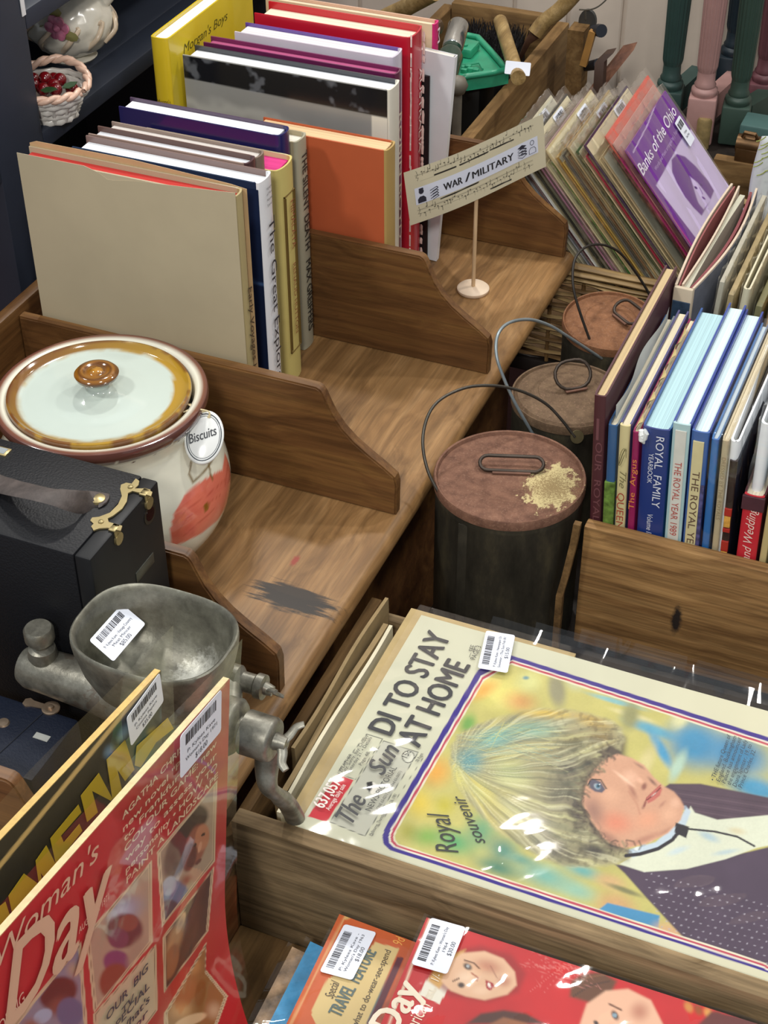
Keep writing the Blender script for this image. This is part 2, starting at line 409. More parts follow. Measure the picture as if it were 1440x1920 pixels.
def hbook(label, loc, rot, t, w, h, front, spine=None, back=None, pages='#e9e2d2', group=None, rounded=.25, inset=.0035, name='book', fore=.003, cat='book', c=.0022, gloss=.35, coat=0, leanx=0):
    spine = spine or front; back = back or front
    r = thing(name, label, cat, loc, (rot[0]+leanx, rot[1], rot[2]), group)
    cb, pb = book_shell(t, w, h, front, spine, back, pages, rounded, inset=inset, fore=fore, c=c)
    part('cover', cb, [jacket(q, gloss, coat=coat) for q in (front, spine, back)], r, 50)
    part('page_block', pb, pages_mat(pages), r, 0)
    return r
RZ = (0, 0, pi/2)
G1 = 'books in the second bay of the rack'; G2 = 'books in the third bay of the rack'
def shelf(label, xr, y0, y1, w, top, front, spine=None, back=None, pages='#e9e2d2', group=G1, tilt=0, **k):
    return hbook(label, (xr, y0, W+.0006), (0, tilt, pi/2), y1-y0, w, top-W, front, spine, back, pages, group, **k)
def spine_text(bk, lines, h):
    pass
# -- second bay
bk = shelf('large beige cloth-look book with red page edges, front of the second bay', -.7475, 1.3605, 1.386, .266, .978, '#b3a58a', '#a99a6e', '#aea085', '#c23a35', inset=.006, gloss=.6, rounded=.16)
jb = B()   # torn jacket lip standing above the boards, with a tear in its middle
lipf = [(0, 0), (.271, 0), (.271, .362), (.185, .3625), (.168, .358), (.157, .3515), (.147, .3520), (.135, .3545), (.12, .3565), (0, .3665)]
jb.prism([(p[0], p[1]) for p in lipf], (-.7475+.005, 1.3600, W), (-1, 0, 0), (0, 0, 1), (0, .0006, 0))
part('torn_jacket', jb, plain('#ada085', .62, var=.05, ns=9), bk, 0, True)
jb = B(); jb.prism([(.271, 0), (.271, .362), (.262, .3655), (.14, .3662), (.02, .3605), (0, .358), (0, 0)], (-.7475+.005, 1.3864, W), (-1, 0, 0), (0, 0, 1), (0, .0006, 0))
part('jacket_back', jb, [plain('#b89a72', .5)], bk, 0, True)
part('lettering', letters([('Early Voyages in Botany Bay', (-.7475, 1.377, .86), (-.7475, 1.377, .66), .010, .2)], (1, 0, 0), .0040), ink('#43382a'), bk, 0, True)
bk = shelf('thin maroon book behind the beige one in the second bay', -.7585, 1.389, 1.400, .235, .955, '#6d2a36', '#8a3a48', rounded=.2, pages='#d8cdbb')
bk = shelf('navy picture book with white spine lettered The Great Explorers', -.7550, 1.437, 1.470, .238, .957, '#1d2f4a', '#e4e6ea', '#7b6560', '#e9edf2', rounded=.12, inset=.007, coat=.4)
part('lettering', letters([('The Great Explorers', (-.7535, 1.449, .908), (-.7535, 1.449, .665), .0135)], (1, 0, 0), .0035), ink('#34343a'), bk, 0, True)
part('author_lettering', letters([('Voyages', (-.7535, 1.447, .945), (-.7535, 1.460, .9455), .0034), ('of Man', (-.7535, 1.447, .938), (-.7535, 1.459, .9385), .0034), ('Mountain', (-.7535, 1.447, .931), (-.7535, 1.462, .9315), .0034), ('Travel', (-.7535, 1.447, .924), (-.7535, 1.458, .9245), .0034)], (1, 0, 0), .0035), ink('#55565c'), bk, 0, True)
me, P = sheet_mesh((-.99, 1.4366, .63), (.235, 0, 0), (0, 0, .32), 70, 90)
A = Art(P[:, 0]*1000+990, 957-P[:, 2]*1000, '#15233d'); A.mottle(60, .3, 3); A.poly([(150, 245), (190, 225), (215, 235), (222, 270), (196, 300), (168, 285)], '#6a6f86', 14, .8); A.ell(205, 295, 18, 14, '#8d8fa0'); A.line([(150, 118), (236, 128)], 3, '#3c5a86', 3); A.line([(190, 310), (232, 320)], 6, '#8a8797', 3)
colour(me, A.C); part('cover_picture', me, paint_mat('printed_cover', .3), bk, 0, True)
bk = shelf('slim book with pale grey page edges and dark brown back, behind the explorers book', -.788, 1.4735, 1.497, .205, .957, '#8f7a70', '#4a3236', '#5d4640', '#d7d9de', rounded=.15, inset=.006)
bk = shelf('slim taupe jacketed book, fourth behind the beige one', -.792, 1.502, 1.526, .20, .950, '#8d7c72', '#7c6b60', '#8d7c72', '#cfc8c2', rounded=.2, inset=.004)
bk = shelf('cream jacketed book with bright pink page tops and gilt-framed spine', -.7815, 1.531, 1.577, .195, .922, '#cfc27f', '#c9ba72', '#c7b98f', '#d63f86', rounded=.15, inset=.006, gloss=.4)
fr = B()
for (ya, yb, za, zb) in ((1.541, 1.5418, .665, .885), (1.5685, 1.5693, .665, .885), (1.541, 1.5693, .665, .6658), (1.541, 1.5693, .8842, .885), (1.544, 1.5445, .668, .882), (1.566, 1.5665, .668, .882)): fr.box((-.7770, ya, za), (-.7748, yb, zb))
part('spine_frame', fr, ink('#6b5528'), bk, 0, True)
part('lettering', letters([('RENAUD HUTTON', (-.7760, 1.551, .79), (-.7760, 1.551, .69), .0075), ('HIMALAYA', (-.7760, 1.552, .875), (-.7760, 1.552, .81), .010)], (1, 0, 0), .0028), ink('#8a4a33'), bk, 0, True)
bk = shelf('navy blue book with white page tops at the back of the second bay', -.802, 1.582, 1.612, .215, .940, '#1c1a4e', '#1b1a55', '#4f3f55', '#eef0f4', rounded=.22, inset=.004, coat=.3)
bk = shelf('tan jacketed book lettered The Silent Death on its spine, last in the second bay', -.7945, 1.6145, 1.646, .20, .918, '#a39779', '#a5a08a', '#a39779', '#e6e1d3', rounded=.12, inset=.006)
part('lettering', letters([('THE SILENT DEATH', (-.7945, 1.625, .90), (-.7945, 1.625, .765), .0135, 0, .02), ('MAX GREIFFERS', (-.7945, 1.625, .75), (-.7945, 1.625, .645), .0135, 0, .02)], (1, 0, 0), .0035), ink('#2d2a26'), bk, 0, True)
# -- third bay
bk = shelf('short burnt orange cloth book at the front of the third bay', -.6995, 1.6705, 1.701, .18, .899, '#b2552f', '#a98c52', '#b2552f', '#e3c195', G2, rounded=.12, inset=.002, gloss=.6)
bk = shelf('grey photo jacket book with a black band along its top, third bay', -.7165, 1.722, 1.757, .286, .953, '#8d8d8a', '#d9d5c6', '#33353b', '#e4e8ee', G2, rounded=.09, inset=.006, coat=.5)
me, P = sheet_mesh((-1.002, 1.7215, .64), (.283, 0, 0), (0, 0, .313), 240, 220)
A = Art(P[:, 0]*1000+1002, 953-P[:, 2]*1000, '#8b8b88'); A.mottle(70, .12, 5)
nz = A.vnoise(40, 9); yy = A.Y
A.put(sst(1-np.abs(yy-62-30*(nz-.5)-.05*A.X)/14)*.5, '#b9b8b2'); A.poly([(-5, -5), (300, -5), (300, 36), (-5, 30)], '#17181c', 2); A.put(((A.Y < 34)*sst((A.vnoise(16, 4)-.62)*6)*.35), '#8c9098'); A.poly([(262, 36), (300, 36), (300, 330), (262, 330)], '#d3d0c2', 2)
colour(me, A.C); part('jacket_picture', me, paint_mat('printed_jacket', .2), bk, 0, True)
bk = shelf('dark plum book with plum boards standing behind the grey jacket book', -.726, 1.7635, 1.786, .268, .955, '#5f1f49', '#5a1c40', '#6b2450', '#b1557f', G2, rounded=.12, inset=.005, coat=.3)
part('lettering', letters([('ROBIN BOYD', (-.726, 1.772, .90), (-.726, 1.772, .72), .009)], (1, 0, 0), .0025), ink('#c8b9a4'), bk, 0, True)
bk = shelf('white jacket book with lilac haze and purple lining in the third bay', -.742, 1.794, 1.828, .222, .962, '#c9c4cf', '#c2bccb', '#5c3f8d', '#dcd8dc', G2, rounded=.1, inset=.004, coat=.5)
bk = shelf('slim grey book beside the lilac jacket book', -.748, 1.829, 1.8365, .2, .925, '#77777c', '#6c6c72', rounded=.15, group=G2)
bk = shelf('tall red jacketed book with worn white spine edges, third bay', -.7385, 1.842, 1.887, .22, .970, '#b91326', '#b3122a', '#b91326', '#e8dcc4', G2, rounded=.1, inset=.009, coat=.4)
rr = random.Random(4)
for yq in (1.8425, 1.8872):
    wr = B(); z = .625
    while z < .962:     # chipped white line along each joint of the spine
        L = rr.uniform(.004, .02); y2 = yq+rr.gauss(0, .0006)*(1 if yq < 1.86 else -1); wr.prism([(0, 0), (.0010, .001), (.0016, L*.5), (.0008, L), (-.0006, L*.7), (-.0002, L*.3)], (-.7385+.0015, y2, z), (-.45, .9 if yq < 1.86 else -.9, 0), (0, 0, 1), (.0022, 0, 0)); z += L*rr.uniform(.55, 1.5)
    part('worn_edge', wr, plain('#e2c3bb', .6), bk, 0, True)
part('lettering', letters([('AUSTRALIA', (-.7385, 1.868, .92), (-.7385, 1.868, .80), .009)], (1, 0, 0), .0045), ink('#e7c9c0'), bk, 0, True)
bk = shelf('cream book with pink spine behind the white barcoded paperback', -.7315, 1.912, 1.930, .245, .962, '#d9c6a4', '#c2226a', '#c9a58f', '#ded0b4', G2, rounded=.12, inset=.004)
part('lettering', letters([('M M', (-.7315, 1.919, .955), (-.7315, 1.919, .90), .008)], (1, 0, 0), .0026), ink('#efd9df'), bk, 0, True)
bk = shelf('thin black book beside the tall red one', -.728, 1.8895, 1.894, .2, .90, '#1d1a1c', '#1a1518', rounded=.1, group=G2)
bk = shelf('white paperback with a barcode on its back cover, third bay', -.7165, 1.8965, 1.906, .19, .930, '#d6d8dc', '#dfe1e4', '#d6d8dc', '#d8d4cb', G2, leanx=.068, rounded=0, c=.0008, inset=.0006, fore=.0006)
bc = B(); rr = random.Random(2); x = -.766
while x < -.736: q = rr.choice((.0006, .001)); bc.box((x, 1.8960, .655), (x+q, 1.8964, .671)); x += q+rr.choice((.0006, .0012))
part('barcode', bc, ink('#333338'), bk, 0, True)
bk = hbook('tall bright yellow book standing side-on with its yellow cover facing right', (-1.0345, 1.700, W), (0, 0, 0), .026, .235, .362, '#d8bd1d', '#d4b722', '#d9c02a', '#eef0f2', G2, rounded=.12, coat=.4, inset=.004)
part('lettering', letters([("Morgan's", (-1.030, 1.699, .893), (-1.011, 1.699, .895), .006), ('Boys', (-1.026, 1.699, .881), (-1.014, 1.699, .882), .006)], (0, -1, 0), .0026), ink('#5a4a10'), bk, 0, True)
part('cover_lettering', letters([("Morgan's Boys", (-1.0085, 1.735, .948), (-1.0085, 1.86, .948), .012, .3)], (1, 0, 0), .0003), ink('#5a5210'), bk, 0, True)
# ------------------------------------------------------------------ sign on a stick
sx, sy = -.6404, 1.842
sg = thing('section_sign', 'cream sheet-music sign reading War / Military on a wooden stick with a round base', 'sign', (sx, sy, W))
PALE = wood('pale_stick_wood', '#c9a57c', '#dcbf98', '#e6cdaa', 'Z', 2, .5, fine=.15)
b = B(); b.lathe([(.001, 0), (.021, 0), (.0225, .002), (.0225, .005), (.020, .0072), (.006, .0078), (.001, .0078)], (sx, sy, W), 40); part('base', b, plain('#e2cdb4', .5, var=.05), sg, 40, True)
b = B(); b.tube([(sx, sy, W+.006), (sx, sy, .79)], .0028, 10); part('stick', b, PALE, sg, 50, True)
th = radians(51); ti = radians(7.5); d0 = Vector((cos(th), sin(th), 0)); nS = Vector((sin(th), -cos(th), 0))
uS = d0*cos(ti)+Vector((0, 0, 1))*sin(ti); vS = Vector((0, 0, -1))*cos(ti)+d0*sin(ti)
cS = Vector((sx, sy, .805))+nS*.004; Ws, Hs = .218, .080
oS = cS-uS*(Ws/2)-vS*(Hs/2)
bend = lambda i, j=0: .007*np.sin(np.asarray(i)*pi*1.15+.5)-.004
me, P = sheet_mesh(oS, uS*Ws, vS*Hs, 260, 100, lambda I, J: -bend(I))
A = Art((np.tile(np.arange(261)/260, 101))*206, np.repeat(np.arange(101)/100, 261)*83, '#cfc6a9'); A.mottle(50, .05, 2)
def staff(y0, x0, x1, seed):
    rr = random.Random(seed)
    for k in range(5): A.line([(x0, y0+k*1.9), (x1, y0+k*1.9)], .28, '#5d5848', .4, .9)
    x = x0+9
    while x < x1-4:
        yy = y0+rr.uniform(-1, 9); A.ell(x, yy, 1.5, 1.15, '#2b2824', -20, .5); up = rr.random() < .5
        A.line([(x+1, yy), (x+1, yy-7 if up else yy+6)], .55, '#2b2824', .4); x += rr.choice((3.4, 4.2, 5.5))
    A.line([(x0+2, y0-3), (x0+3.4, y0+3), (x0+1, y0+7), (x0+4, y0+8), (x0+2.4, y0+12)], .6, '#2b2824', .5)
staff(7, 14, 190, 1); staff(62, 12, 168, 2); staff(63, 170, 186, 5)
for (xa, xb, y0, y1) in ((40, 70, 19, 19), (76, 118, 19, 18), (122, 158, 17, 18), (45, 100, 58.5, 57), (118, 150, 76, 77)): A.line([(xa, y0), (xb, y1)], 2.3, '#23201d', .4)
for (xa, xb, y0) in ((50, 78, 76), (20, 40, 21), (128, 150, 61)): A.line([(xa, y0), (xb, y0)], .4, '#4b473c', .4)
colour(me, A.C); part('music_paper', me, paint_mat('music_paper', .6), sg, 40, True)
bk_ = lambda x, y, k=.0006: oS+uS*(x/206*Ws)+vS*(y/83*Hs)+nS*(float(bend(x/206))+k)
b = B()
rows = [[bk_(11+184*i/24, y, .0004) for i in range(25)] for y in (29, 55)]; b.rings(rows, closed=False); part('title_strip', b, plain('#d8dcea', .5, var=.01), sg, 30, True)
V, Fq = [], []
for txt, xa, xb, h in (('WAR', 50, 77, 10.5), ('/', 81, 89, 12), ('MILITARY', 92, 156, 10.5)):
    c, fs = glyph_mesh(txt); x0, x1 = c[:, 0].min(), c[:, 0].max(); k = len(V)
    for m_, dx in enumerate((-.35, 0, .35)):
        k = len(V)
        for q in c: V.append(tuple(bk_(xa+dx+(q[0]-x0)/(x1-x0)*(xb-xa), 47.5-q[1]/_capH*h, .0008+m_*.00004)))
        Fq += [tuple(i+k for i in f) for f in fs]
me = bpy.data.meshes.new('l'); me.from_pydata(V, [], Fq); part('lettering', me, ink('#26252a'), sg, 0, True)
b = B()
def flatp(pts): b.rings([[bk_(x, y, .0007) for x, y in pts], [bk_(x, y, .0009) for x, y in pts]])
def ring2(cx, cy, rx, ry, n=14): return [(cx+rx*cos(2*pi*k/n), cy+ry*sin(2*pi*k/n)) for k in range(n)]
flatp(ring2(19.5, 36, 3.4, 4)); flatp([(14, 53), (14, 47), (17, 43.5), (22, 43.5), (25, 47), (25, 53)]); flatp([(16, 33), (23, 33), (22, 31), (17, 31)])
for k in range(4):
    y = 36+k*4.2
    flatp([(31, y+3), (41, y), (43, y+3), (34, y+6.3), (34, y+5.6), (41.6, y+2.8), (40.6, y+.9), (31.4, y+3.8)])
for k in range(4):
    y = 33.5+k*4.2; flatp([(163, y+1.6), (170, y-1.5), (177, y+1.6), (177, y+3.2), (170, y+6.4), (163, y+3.2), (163, y+2.7), (170, y+5.6), (176, y+2.9), (170, y+.4)] if k else [(163, y+1.6), (170, y-1.5), (177, y+1.6), (170, y+5)])
for k in range(14):
    a0, a1 = 2*pi*k/14, 2*pi*(k+1)/14
    flatp([(186+3.2*cos(a0), 35.5+4*sin(a0)), (186+3.2*cos(a1), 35.5+4*sin(a1)), (186+2.6*cos(a1), 35.5+3.3*sin(a1)), (186+2.6*cos(a0), 35.5+3.3*sin(a0))])
bod = [(180.5, 52), (180.5, 46), (183, 42.5), (189, 42.5), (191.5, 46), (191.5, 52)]
for p, q in zip(bod, bod[1:]+bod[:1]): flatp([p, q, (q[0]*.9+18.6, q[1]*.9+4.8), (p[0]*.9+18.6, p[1]*.9+4.8)])
part('icons', b, ink('#2a2a38'), sg, 0, True)
# ------------------------------------------------------------------ billy cans
def rust(name, a, b_, blobs=(), ns=70):
    t = N(name); base(t, None, .75, .25, .3); v = t.coord()
    c = t.ramp(t.noise(v, ns, 6, .7), [(.3, lin(a)), (.7, lin(b_))])
    c = t.mix(t.math('MULTIPLY', t.math('GREATER_THAN', t.noise(v, 400, 2), .62), .35), c, lin4('#9a7a66'))
    for q in blobs:
        m_ = t.blob(*q[:2], *q[3:]); c = t.mix(m_, c, lin4(q[2]))
    t.l(c, t.b.inputs['Base Color']); t.bump(t.noise(v, 300, 4), .3, .0008); return t.m
def cream_flakes(t): pass
CANBODY = None
def canbody():
    t = N('sooty_tin'); base(t, None, .5, .55, .4); v = t.coord((1, 1, .35))
    c = t.ramp(t.noise(v, 26, 6, .65), [(.3, lin('#2e2c27')), (.55, lin('#4b473d')), (.75, lin('#6e6650'))])
    t.l(c, t.b.inputs['Base Color']); t.bump(t.noise(v, 90, 4), .25, .001); return t.m
CANBODY = canbody(); WIRE = plain('#57534c', .45, .8, var=.2)
def can(label, x, y, zt, r, lidc, zb=.42, blobs=(), handle=None, bail=None, bailm=None, dome=0.004, lugs=(), tilt=0):
    c = thing('billy_can', label, 'can', (x, y, zb), group='rusty billy cans between rack and crate')
    zt, zl_ = (zt-(.010 if tilt else 0), zt)
    b = B(); b.lathe([(.001, 0), (r*.965, 0), (r*.975, .006), (r*.985, .02), (r*.985, zt-zb-.022), (r*.995, zt-zb-.018), (r*.985, zt-zb-.014), (r*.985, zt-zb-.006), (r*.93, zt-zb-.006), (.001, zt-zb-.008)], (0, 0, 0), 64)
    b.box((-r*.3-.006, -r*.955, .01), (-r*.3+.006, -r*.925, zt-zb-.02), .001); part('body', b, CANBODY, c)
    b = B(); zt = zl_; h = zt-zb
    b.lathe([(r*.99, h-.012), (r*1.012, h-.012), (r*1.015, h-.003), (r*1.0, h), (r*.975, h-.0005), (r*.955, h-.0045), (r*.90, h-.004+dome*.4), (r*.55, h-.0035+dome*.9), (r*.53, h-.0045+dome*.9), (.001, h-.004+dome)], (0, 0, 0), 72)
    if tilt: bmesh.ops.transform(b.bm, matrix=Matrix.Translation((0, 0, h))@Matrix.Rotation(tilt, 4, Vector((cos(YAW), sin(YAW), 0)))@Matrix.Translation((0, 0, -h)), verts=b.bm.verts)
    part('lid', b, rust('rusty_lid', *lidc, blobs=blobs), c, 35)
    return c
c1 = can('largest rusty-lidded billy can with flaking cream paint, nearest of three', -.447, 1.440, .64, .0885, ('#5f4236', '#8a6552'),
         blobs=(((-.3945, 1.4385, .64), .032, '#c9ba8a', 70, 1.5, .10, (1.15, .8, 1), (1.4, 1, 1)), ((-.396, 1.4375, .64), .024, '#c9ba8a', 110, .9, .10, (1.1, .8, 1)), ((-.3945, 1.4385, .64), .03, '#94805a', 500, 2.6, .6, (1, 1, 1))), dome=.002)
c2 = can('middle billy can with brown domed lid and thick grey wire handle', -.440, 1.650, .622, .0725, ('#5b4838', '#7d6750'), dome=.010)
c3 = can('farthest billy can with orange-rust lid beside the wicker basket', -.441, 1.838, .622, .064, ('#6b4832', '#95694a'), dome=.007, tilt=radians(6))
def stadium(L, Wd, n=8):
    o = []
    for k in range(n+1): a = -pi/2+pi*k/n; o.append((L/2-Wd/2+Wd/2*cos(a), Wd/2*sin(a)))
    for k in range(n+1): a = pi/2+pi*k/n; o.append((-L/2+Wd/2+Wd/2*cos(a), Wd/2*sin(a)))
    return o
def lid_handle(c, x, y, z, L, Wd, rotz, lean, r=.0022):
    M = Matrix.Translation((x, y, z)) @ Matrix.Rotation(rotz, 4, 'Z') @ Matrix.Rotation(lean, 4, 'X')
    b = B(); b.tube([M@Vector((p[0], p[1]+Wd/2, 0)) for p in stadium(L, Wd)], r, 8, loop=True); part('lid_handle', b, plain('#4a413a', .5, .7, var=.2), c, 60, True)
    b = B(); b.box((-L*.3, -.005, -.001), (L*.3, .0045, .0012), .0004, M=Matrix.Translation((x, y, z-.001))@Matrix.Rotation(rotz, 4, 'Z')); part('handle_strap', b, plain('#6d4d3e', .7, .3, var=.2), c, 0, True)
lid_handle(c1, -.4475, 1.447, .6405, .075, .02, radians(19), radians(24))
lid_handle(c2, -.4325, 1.652, .631, .048, .036, radians(40), radians(50))
lid_handle(c3, -.4265, 1.838, .6285, .050, .026, radians(-38), radians(30))
def bez(P, n=40):
    P = [Vector(p) for p in P]; o = []
    for s_ in range(len(P)-1):
        p0 = P[max(s_-1, 0)]; p1, p2 = P[s_], P[s_+1]; p3 = P[min(s_+2, len(P)-1)]
        m = max(2, n//(len(P)-1))
        for k in range(m):
            t = k/m; o.append(.5*((2*p1)+(p2-p0)*t+(2*p0-5*p1+4*p2-p3)*t*t+(3*p1-p0-3*p2+p3)*t**3))
    return o+[P[-1]]
def bail(c, pts, mat, r=.0018):
    b = B(); b.tube(bez(pts, 60), r, 8); part('bail_handle', b, mat, c, 60, True)
def lug(c, p, nrm, mat, r=.011):
    n = Vector(nrm).normalized(); b = B(); p = Vector(p)
    b.tube([p-n*.0012, p+n*.0012], r, 16); part('bail_lug', b, mat, c, 40, True)
def bailpath(c, px, phi, zc, r, mat, rad=.0018):
    a = az(*px[0], zc); b = az(*px[-1], zc); d = (b-a).normalized(); q = Vector((-d.y, d.x, 0)); w = q*cos(phi)+Vector((0, 0, 1))*sin(phi)
    n = d.cross(w); bail(c, [apl(x, y, a, n) for x, y in px], mat, rad); return a, b
a, b_ = bailpath(c1, [(838, 948), (803, 885), (793, 818), (814, 760), (866, 729), (922, 723), (976, 733), (1022, 756), (1053, 787), (1078, 820)], radians(52), .62, .09, WIRE, .0019)
BR = plain('#7a7152', .45, .7, var=.25)
lug(c1, b_+Vector((.002, .002, 0)), (.5, -.7, .35), BR, .0085); lug(c1, a+Vector((-.001, -.003, -.004)), (-.6, -.7, .1), CANBODY, .010)
GW = plain('#8b979c', .4, .5, var=.1)
a, b_ = bailpath(c2, [(1000, 815), (968, 760), (945, 710), (931, 667), (933, 629), (953, 606), (991, 599), (1030, 610), (1068, 633), (1128, 672)], radians(60), .60, .07, GW, .0021)
a, b_ = bailpath(c3, [(1111, 652), (1084, 575), (1074, 529), (1078, 486), (1099, 463), (1130, 459), (1161, 473), (1188, 505), (1211, 540), (1219, 556)], radians(62), .606, .07, plain('#3b3835', .5, .7), .0018)
lug(c3, a+Vector((0, -.003, 0)), (-.2, -1, .2), CANBODY, .009)
b = B(); b.tube([a+Vector((-.004, -.004, .004)), a+Vector((.004, -.006, -.002)), a+Vector((.0, -.006, -.01))], .004, 8); part('bail_lug', b, CANBODY, c3, 60, True)
# ------------------------------------------------------------------ biscuit jar
jx, jy = -.823, 1.183
jar = thing('biscuit_jar', 'cream glazed pottery biscuit jar with brown rim and red flower on its belly', 'jar', (jx, jy, W+.0008))
def pot_mesh(prof, seg=160, c=(0, 0, 0)):
    b = B(); b.lathe(prof, c, seg); me = bpy.data.meshes.new('pot'); b.bm.to_mesh(me); b.bm.free(); return me
def smooth_prof(P, n=60): return [(p.x, p.y) for p in bez([(x, z, 0) for x, z in P], n)]
pr_ = smooth_prof([(.070, 0), (.098, .018), (.121, .05), (.1295, .085), (.1245, .12), (.109, .152), (.1025, .168), (.1045, .182)], 110)
prof = [(.001, .004), (.064, .004), (.066, 0)]+pr_+[(.110, .1885), (.1130, .1945), (.1137, .199), (.1122, .203), (.1085, .2038), (.103, .2028), (.0995, .201), (.0980, .197), (.095, .188), (.09, .16), (.001, .15)]
def subdiv(p, mx=.0035):
    o = []
    for (a, b), (c, d) in zip(p, p[1:]):
        k = max(1, int(hypot(c-a, d-b)/mx))
        for i in range(k): o.append((a+(c-a)*i/k, b+(d-b)*i/k))
    return o+[p[-1]]
prof = subdiv(prof)
me = pot_mesh(prof, 220)
n = len(me.vertices); cc = np.zeros(n*3, 'f'); me.vertices.foreach_get('co', cc); cc = cc.reshape(-1, 3).astype(float)
r_ = np.hypot(cc[:, 0], cc[:, 1]); z_ = cc[:, 2]
PX, PY = prj(cc+np.array([jx, jy, W]))
A = Art(PX*2.571, (PY-580)*2.571, '#dcd9c6'); A.mottle(40, .03, 3)
facing = (cc[:, 0]*(-.3)+cc[:, 1]*(-1) < 0)
keep = A.C.copy()
A.poly([(820, 1150), (822, 1060), (840, 985), (895, 890), (960, 838), (1045, 788), (1072, 775), (1085, 690), (1088, 600), (1105, 600), (1140, 700), (1135, 830), (1100, 940), (1050, 1020), (970, 1085), (890, 1125)], '#d8715c', 8)
vn = A.vnoise(60, 8)
inside = sst((A.sd([(820, 1150), (822, 1060), (840, 985), (895, 890), (960, 838), (1045, 788), (1072, 775), (1085, 690), (1088, 600), (1105, 600), (1140, 700), (1135, 830), (1100, 940), (1050, 1020), (970, 1085), (890, 1125)]))/8)
A.put(inside*sst((vn-.5)*4)*.6, '#c4523f')
for L in ([(850, 1090), (900, 1010), (980, 950), (1060, 900)], [(840, 1040), (900, 970), (1000, 900), (1090, 820)], [(880, 1100), (960, 1030), (1040, 960)], [(1085, 640), (1100, 740), (1085, 850)]): A.line(L, 5, '#b9503f', 5, .7)
for L in ([(922, 735), (914, 795), (934, 836), (975, 800), (1020, 740), (1060, 650), (1086, 585)], [(1005, 745), (1014, 790), (1024, 828)], [(1060, 650), (1075, 620)]): A.line(L, 9, '#6f5520', 5, .85)
A.ell(995, 955, 16, 28, '#8a5a1e', 15)
fm = (cc[:, 1] < .055).astype(float)[:, None]     # the flower grows on one side of the pot only
A.C = A.C*fm+keep*(1-fm)
ang = np.arctan2(cc[:, 1], cc[:, 0])
drip = .0145+.003*np.sin(ang*23)+.0015*np.sin(ang*57)
rim = (z_ > .1995-drip) & (r_ > .1035)
A.put(rim*1.0, '#5d3a33'); A.put(((z_ > .1965) & (r_ > .1075) & (r_ < .111))*.9, '#7a4e3c')
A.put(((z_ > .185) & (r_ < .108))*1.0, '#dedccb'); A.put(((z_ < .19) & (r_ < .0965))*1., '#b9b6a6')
colour(me, A.C); GLAZE = paint_mat('glazed_pottery', .12); GLAZE.node_tree.nodes['Principled BSDF'].inputs['Coat Weight'].default_value = .6; GLAZE.node_tree.nodes['Principled BSDF'].inputs['Coat Roughness'].default_value = .04
part('body', me, GLAZE, jar, 50)
lp = subdiv([(.001, .180), (.09, .182), (.0935, .186), (.0965, .1985), (.0978, .2025), (.0968, .2052), (.0945, .206), (.092, .2040), (.088, .2015), (.080, .2000), (.055, .2003), (.030, .2035), (.016, .207), (.0115, .211), (.0115, .216), (.0165, .2205), (.0225, .224), (.0235, .2275), (.021, .2302), (.015, .2312), (.013, .2300), (.008, .2296), (.006, .2312), (.001, .2316)], .003)
me = pot_mesh(lp, 200, (-.0015, -.001, 0))
n = len(me.vertices); cc = np.zeros(n*3, 'f'); me.vertices.foreach_get('co', cc); cc = cc.reshape(-1, 3).astype(float)
x_, y_ = cc[:, 0]+.0015, cc[:, 1]+.001; r_ = np.hypot(x_, y_); z_ = cc[:, 2]; ang = np.arctan2(y_, x_)
A = Art(x_*1000, y_*1000, '#bcc8c0'); A.mottle(30, .03, 6)
nz = A.vnoise(14, 11); inn = .083+.004*(nz-.5)-.007*np.exp(-((ang-.35)/.7)**2)
A.put(sst((r_-inn)/.003), '#a8842c'); A.put(sst((r_-.092)/.003)*sst((nz-.35)*5)*.9, '#6b3f20'); A.put(sst((r_-.097)/.002)*.9, '#5b342b')
leftm = np.exp(-((np.abs(ang)-pi+.2)/1.1)**2); A.put(sst((r_-inn-.002)/.003)*leftm*.8, '#6a4028')
kn = (z_ > .2185); A.put(kn*1., '#8a5a1c'); A.put(kn*sst((np.sin(r_*900+ang)+.3)*1.5)*.8, '#4e2d16'); A.put(kn*(r_ < .006)*.8, '#b9842e')
colour(me, A.C); part('lid', me, GLAZE, jar, 50)
# oval tag hanging from the rim
tp = az(383, 821, .775)
tg = thing('name_tag', 'oval white ceramic tag lettered Biscuits hanging from the jar rim', 'tag', tuple(tp-Vector((0, 0, .03))))
nT = Vector((.33, -.62, .71)).normalized(); upT = (Vector((0, 0, 1))-nT*nT.z).normalized(); rT = upT.cross(nT)
a_ = radians(-14); rT2 = rT*cos(a_)+upT*sin(a_); uT2 = upT*cos(a_)-rT*sin(a_)
tp = tp+(CAM-tp).normalized()*.034
def ovl(a, b, k=40): return [(a*cos(2*pi*i/k), b*sin(2*pi*i/k)) for i in range(k)]
b = B(); R_ = []
for f, d in ((.9, 0), (.98, .0008), (1, .0022), (.98, .0036), (.92, .0044)): R_.append([tp+rT2*(x*f)+uT2*(y*f)+nT*d for x, y in ovl(.0205, .0290)])
b.rings(R_); part('plaque', b, plain('#e3e5e3', .15, var=.01, coat=.5), tg, 50, True)
b = B()
for f, w in ((.86, .0006), (.78, .0003)):
    b.tube([tp+rT2*(x*f)+uT2*(y*f)+nT*.0044 for x, y in ovl(.0205, .0290)], w, 6, loop=True)
part('border', b, ink('#39424a'), tg, 0, True)
dT = (rT2*cos(radians(30))+uT2*sin(radians(30)))
part('lettering', letters([('Biscuits', tp-dT*.0155-uT2*.002, tp+dT*.0155-uT2*.002, .0095, .35, .02)], nT, .0047), ink('#33363c'), tg, 0, True)
top = tp+uT2*.021+nT*.004; rimp = az(367, 772, .817)
b = B()
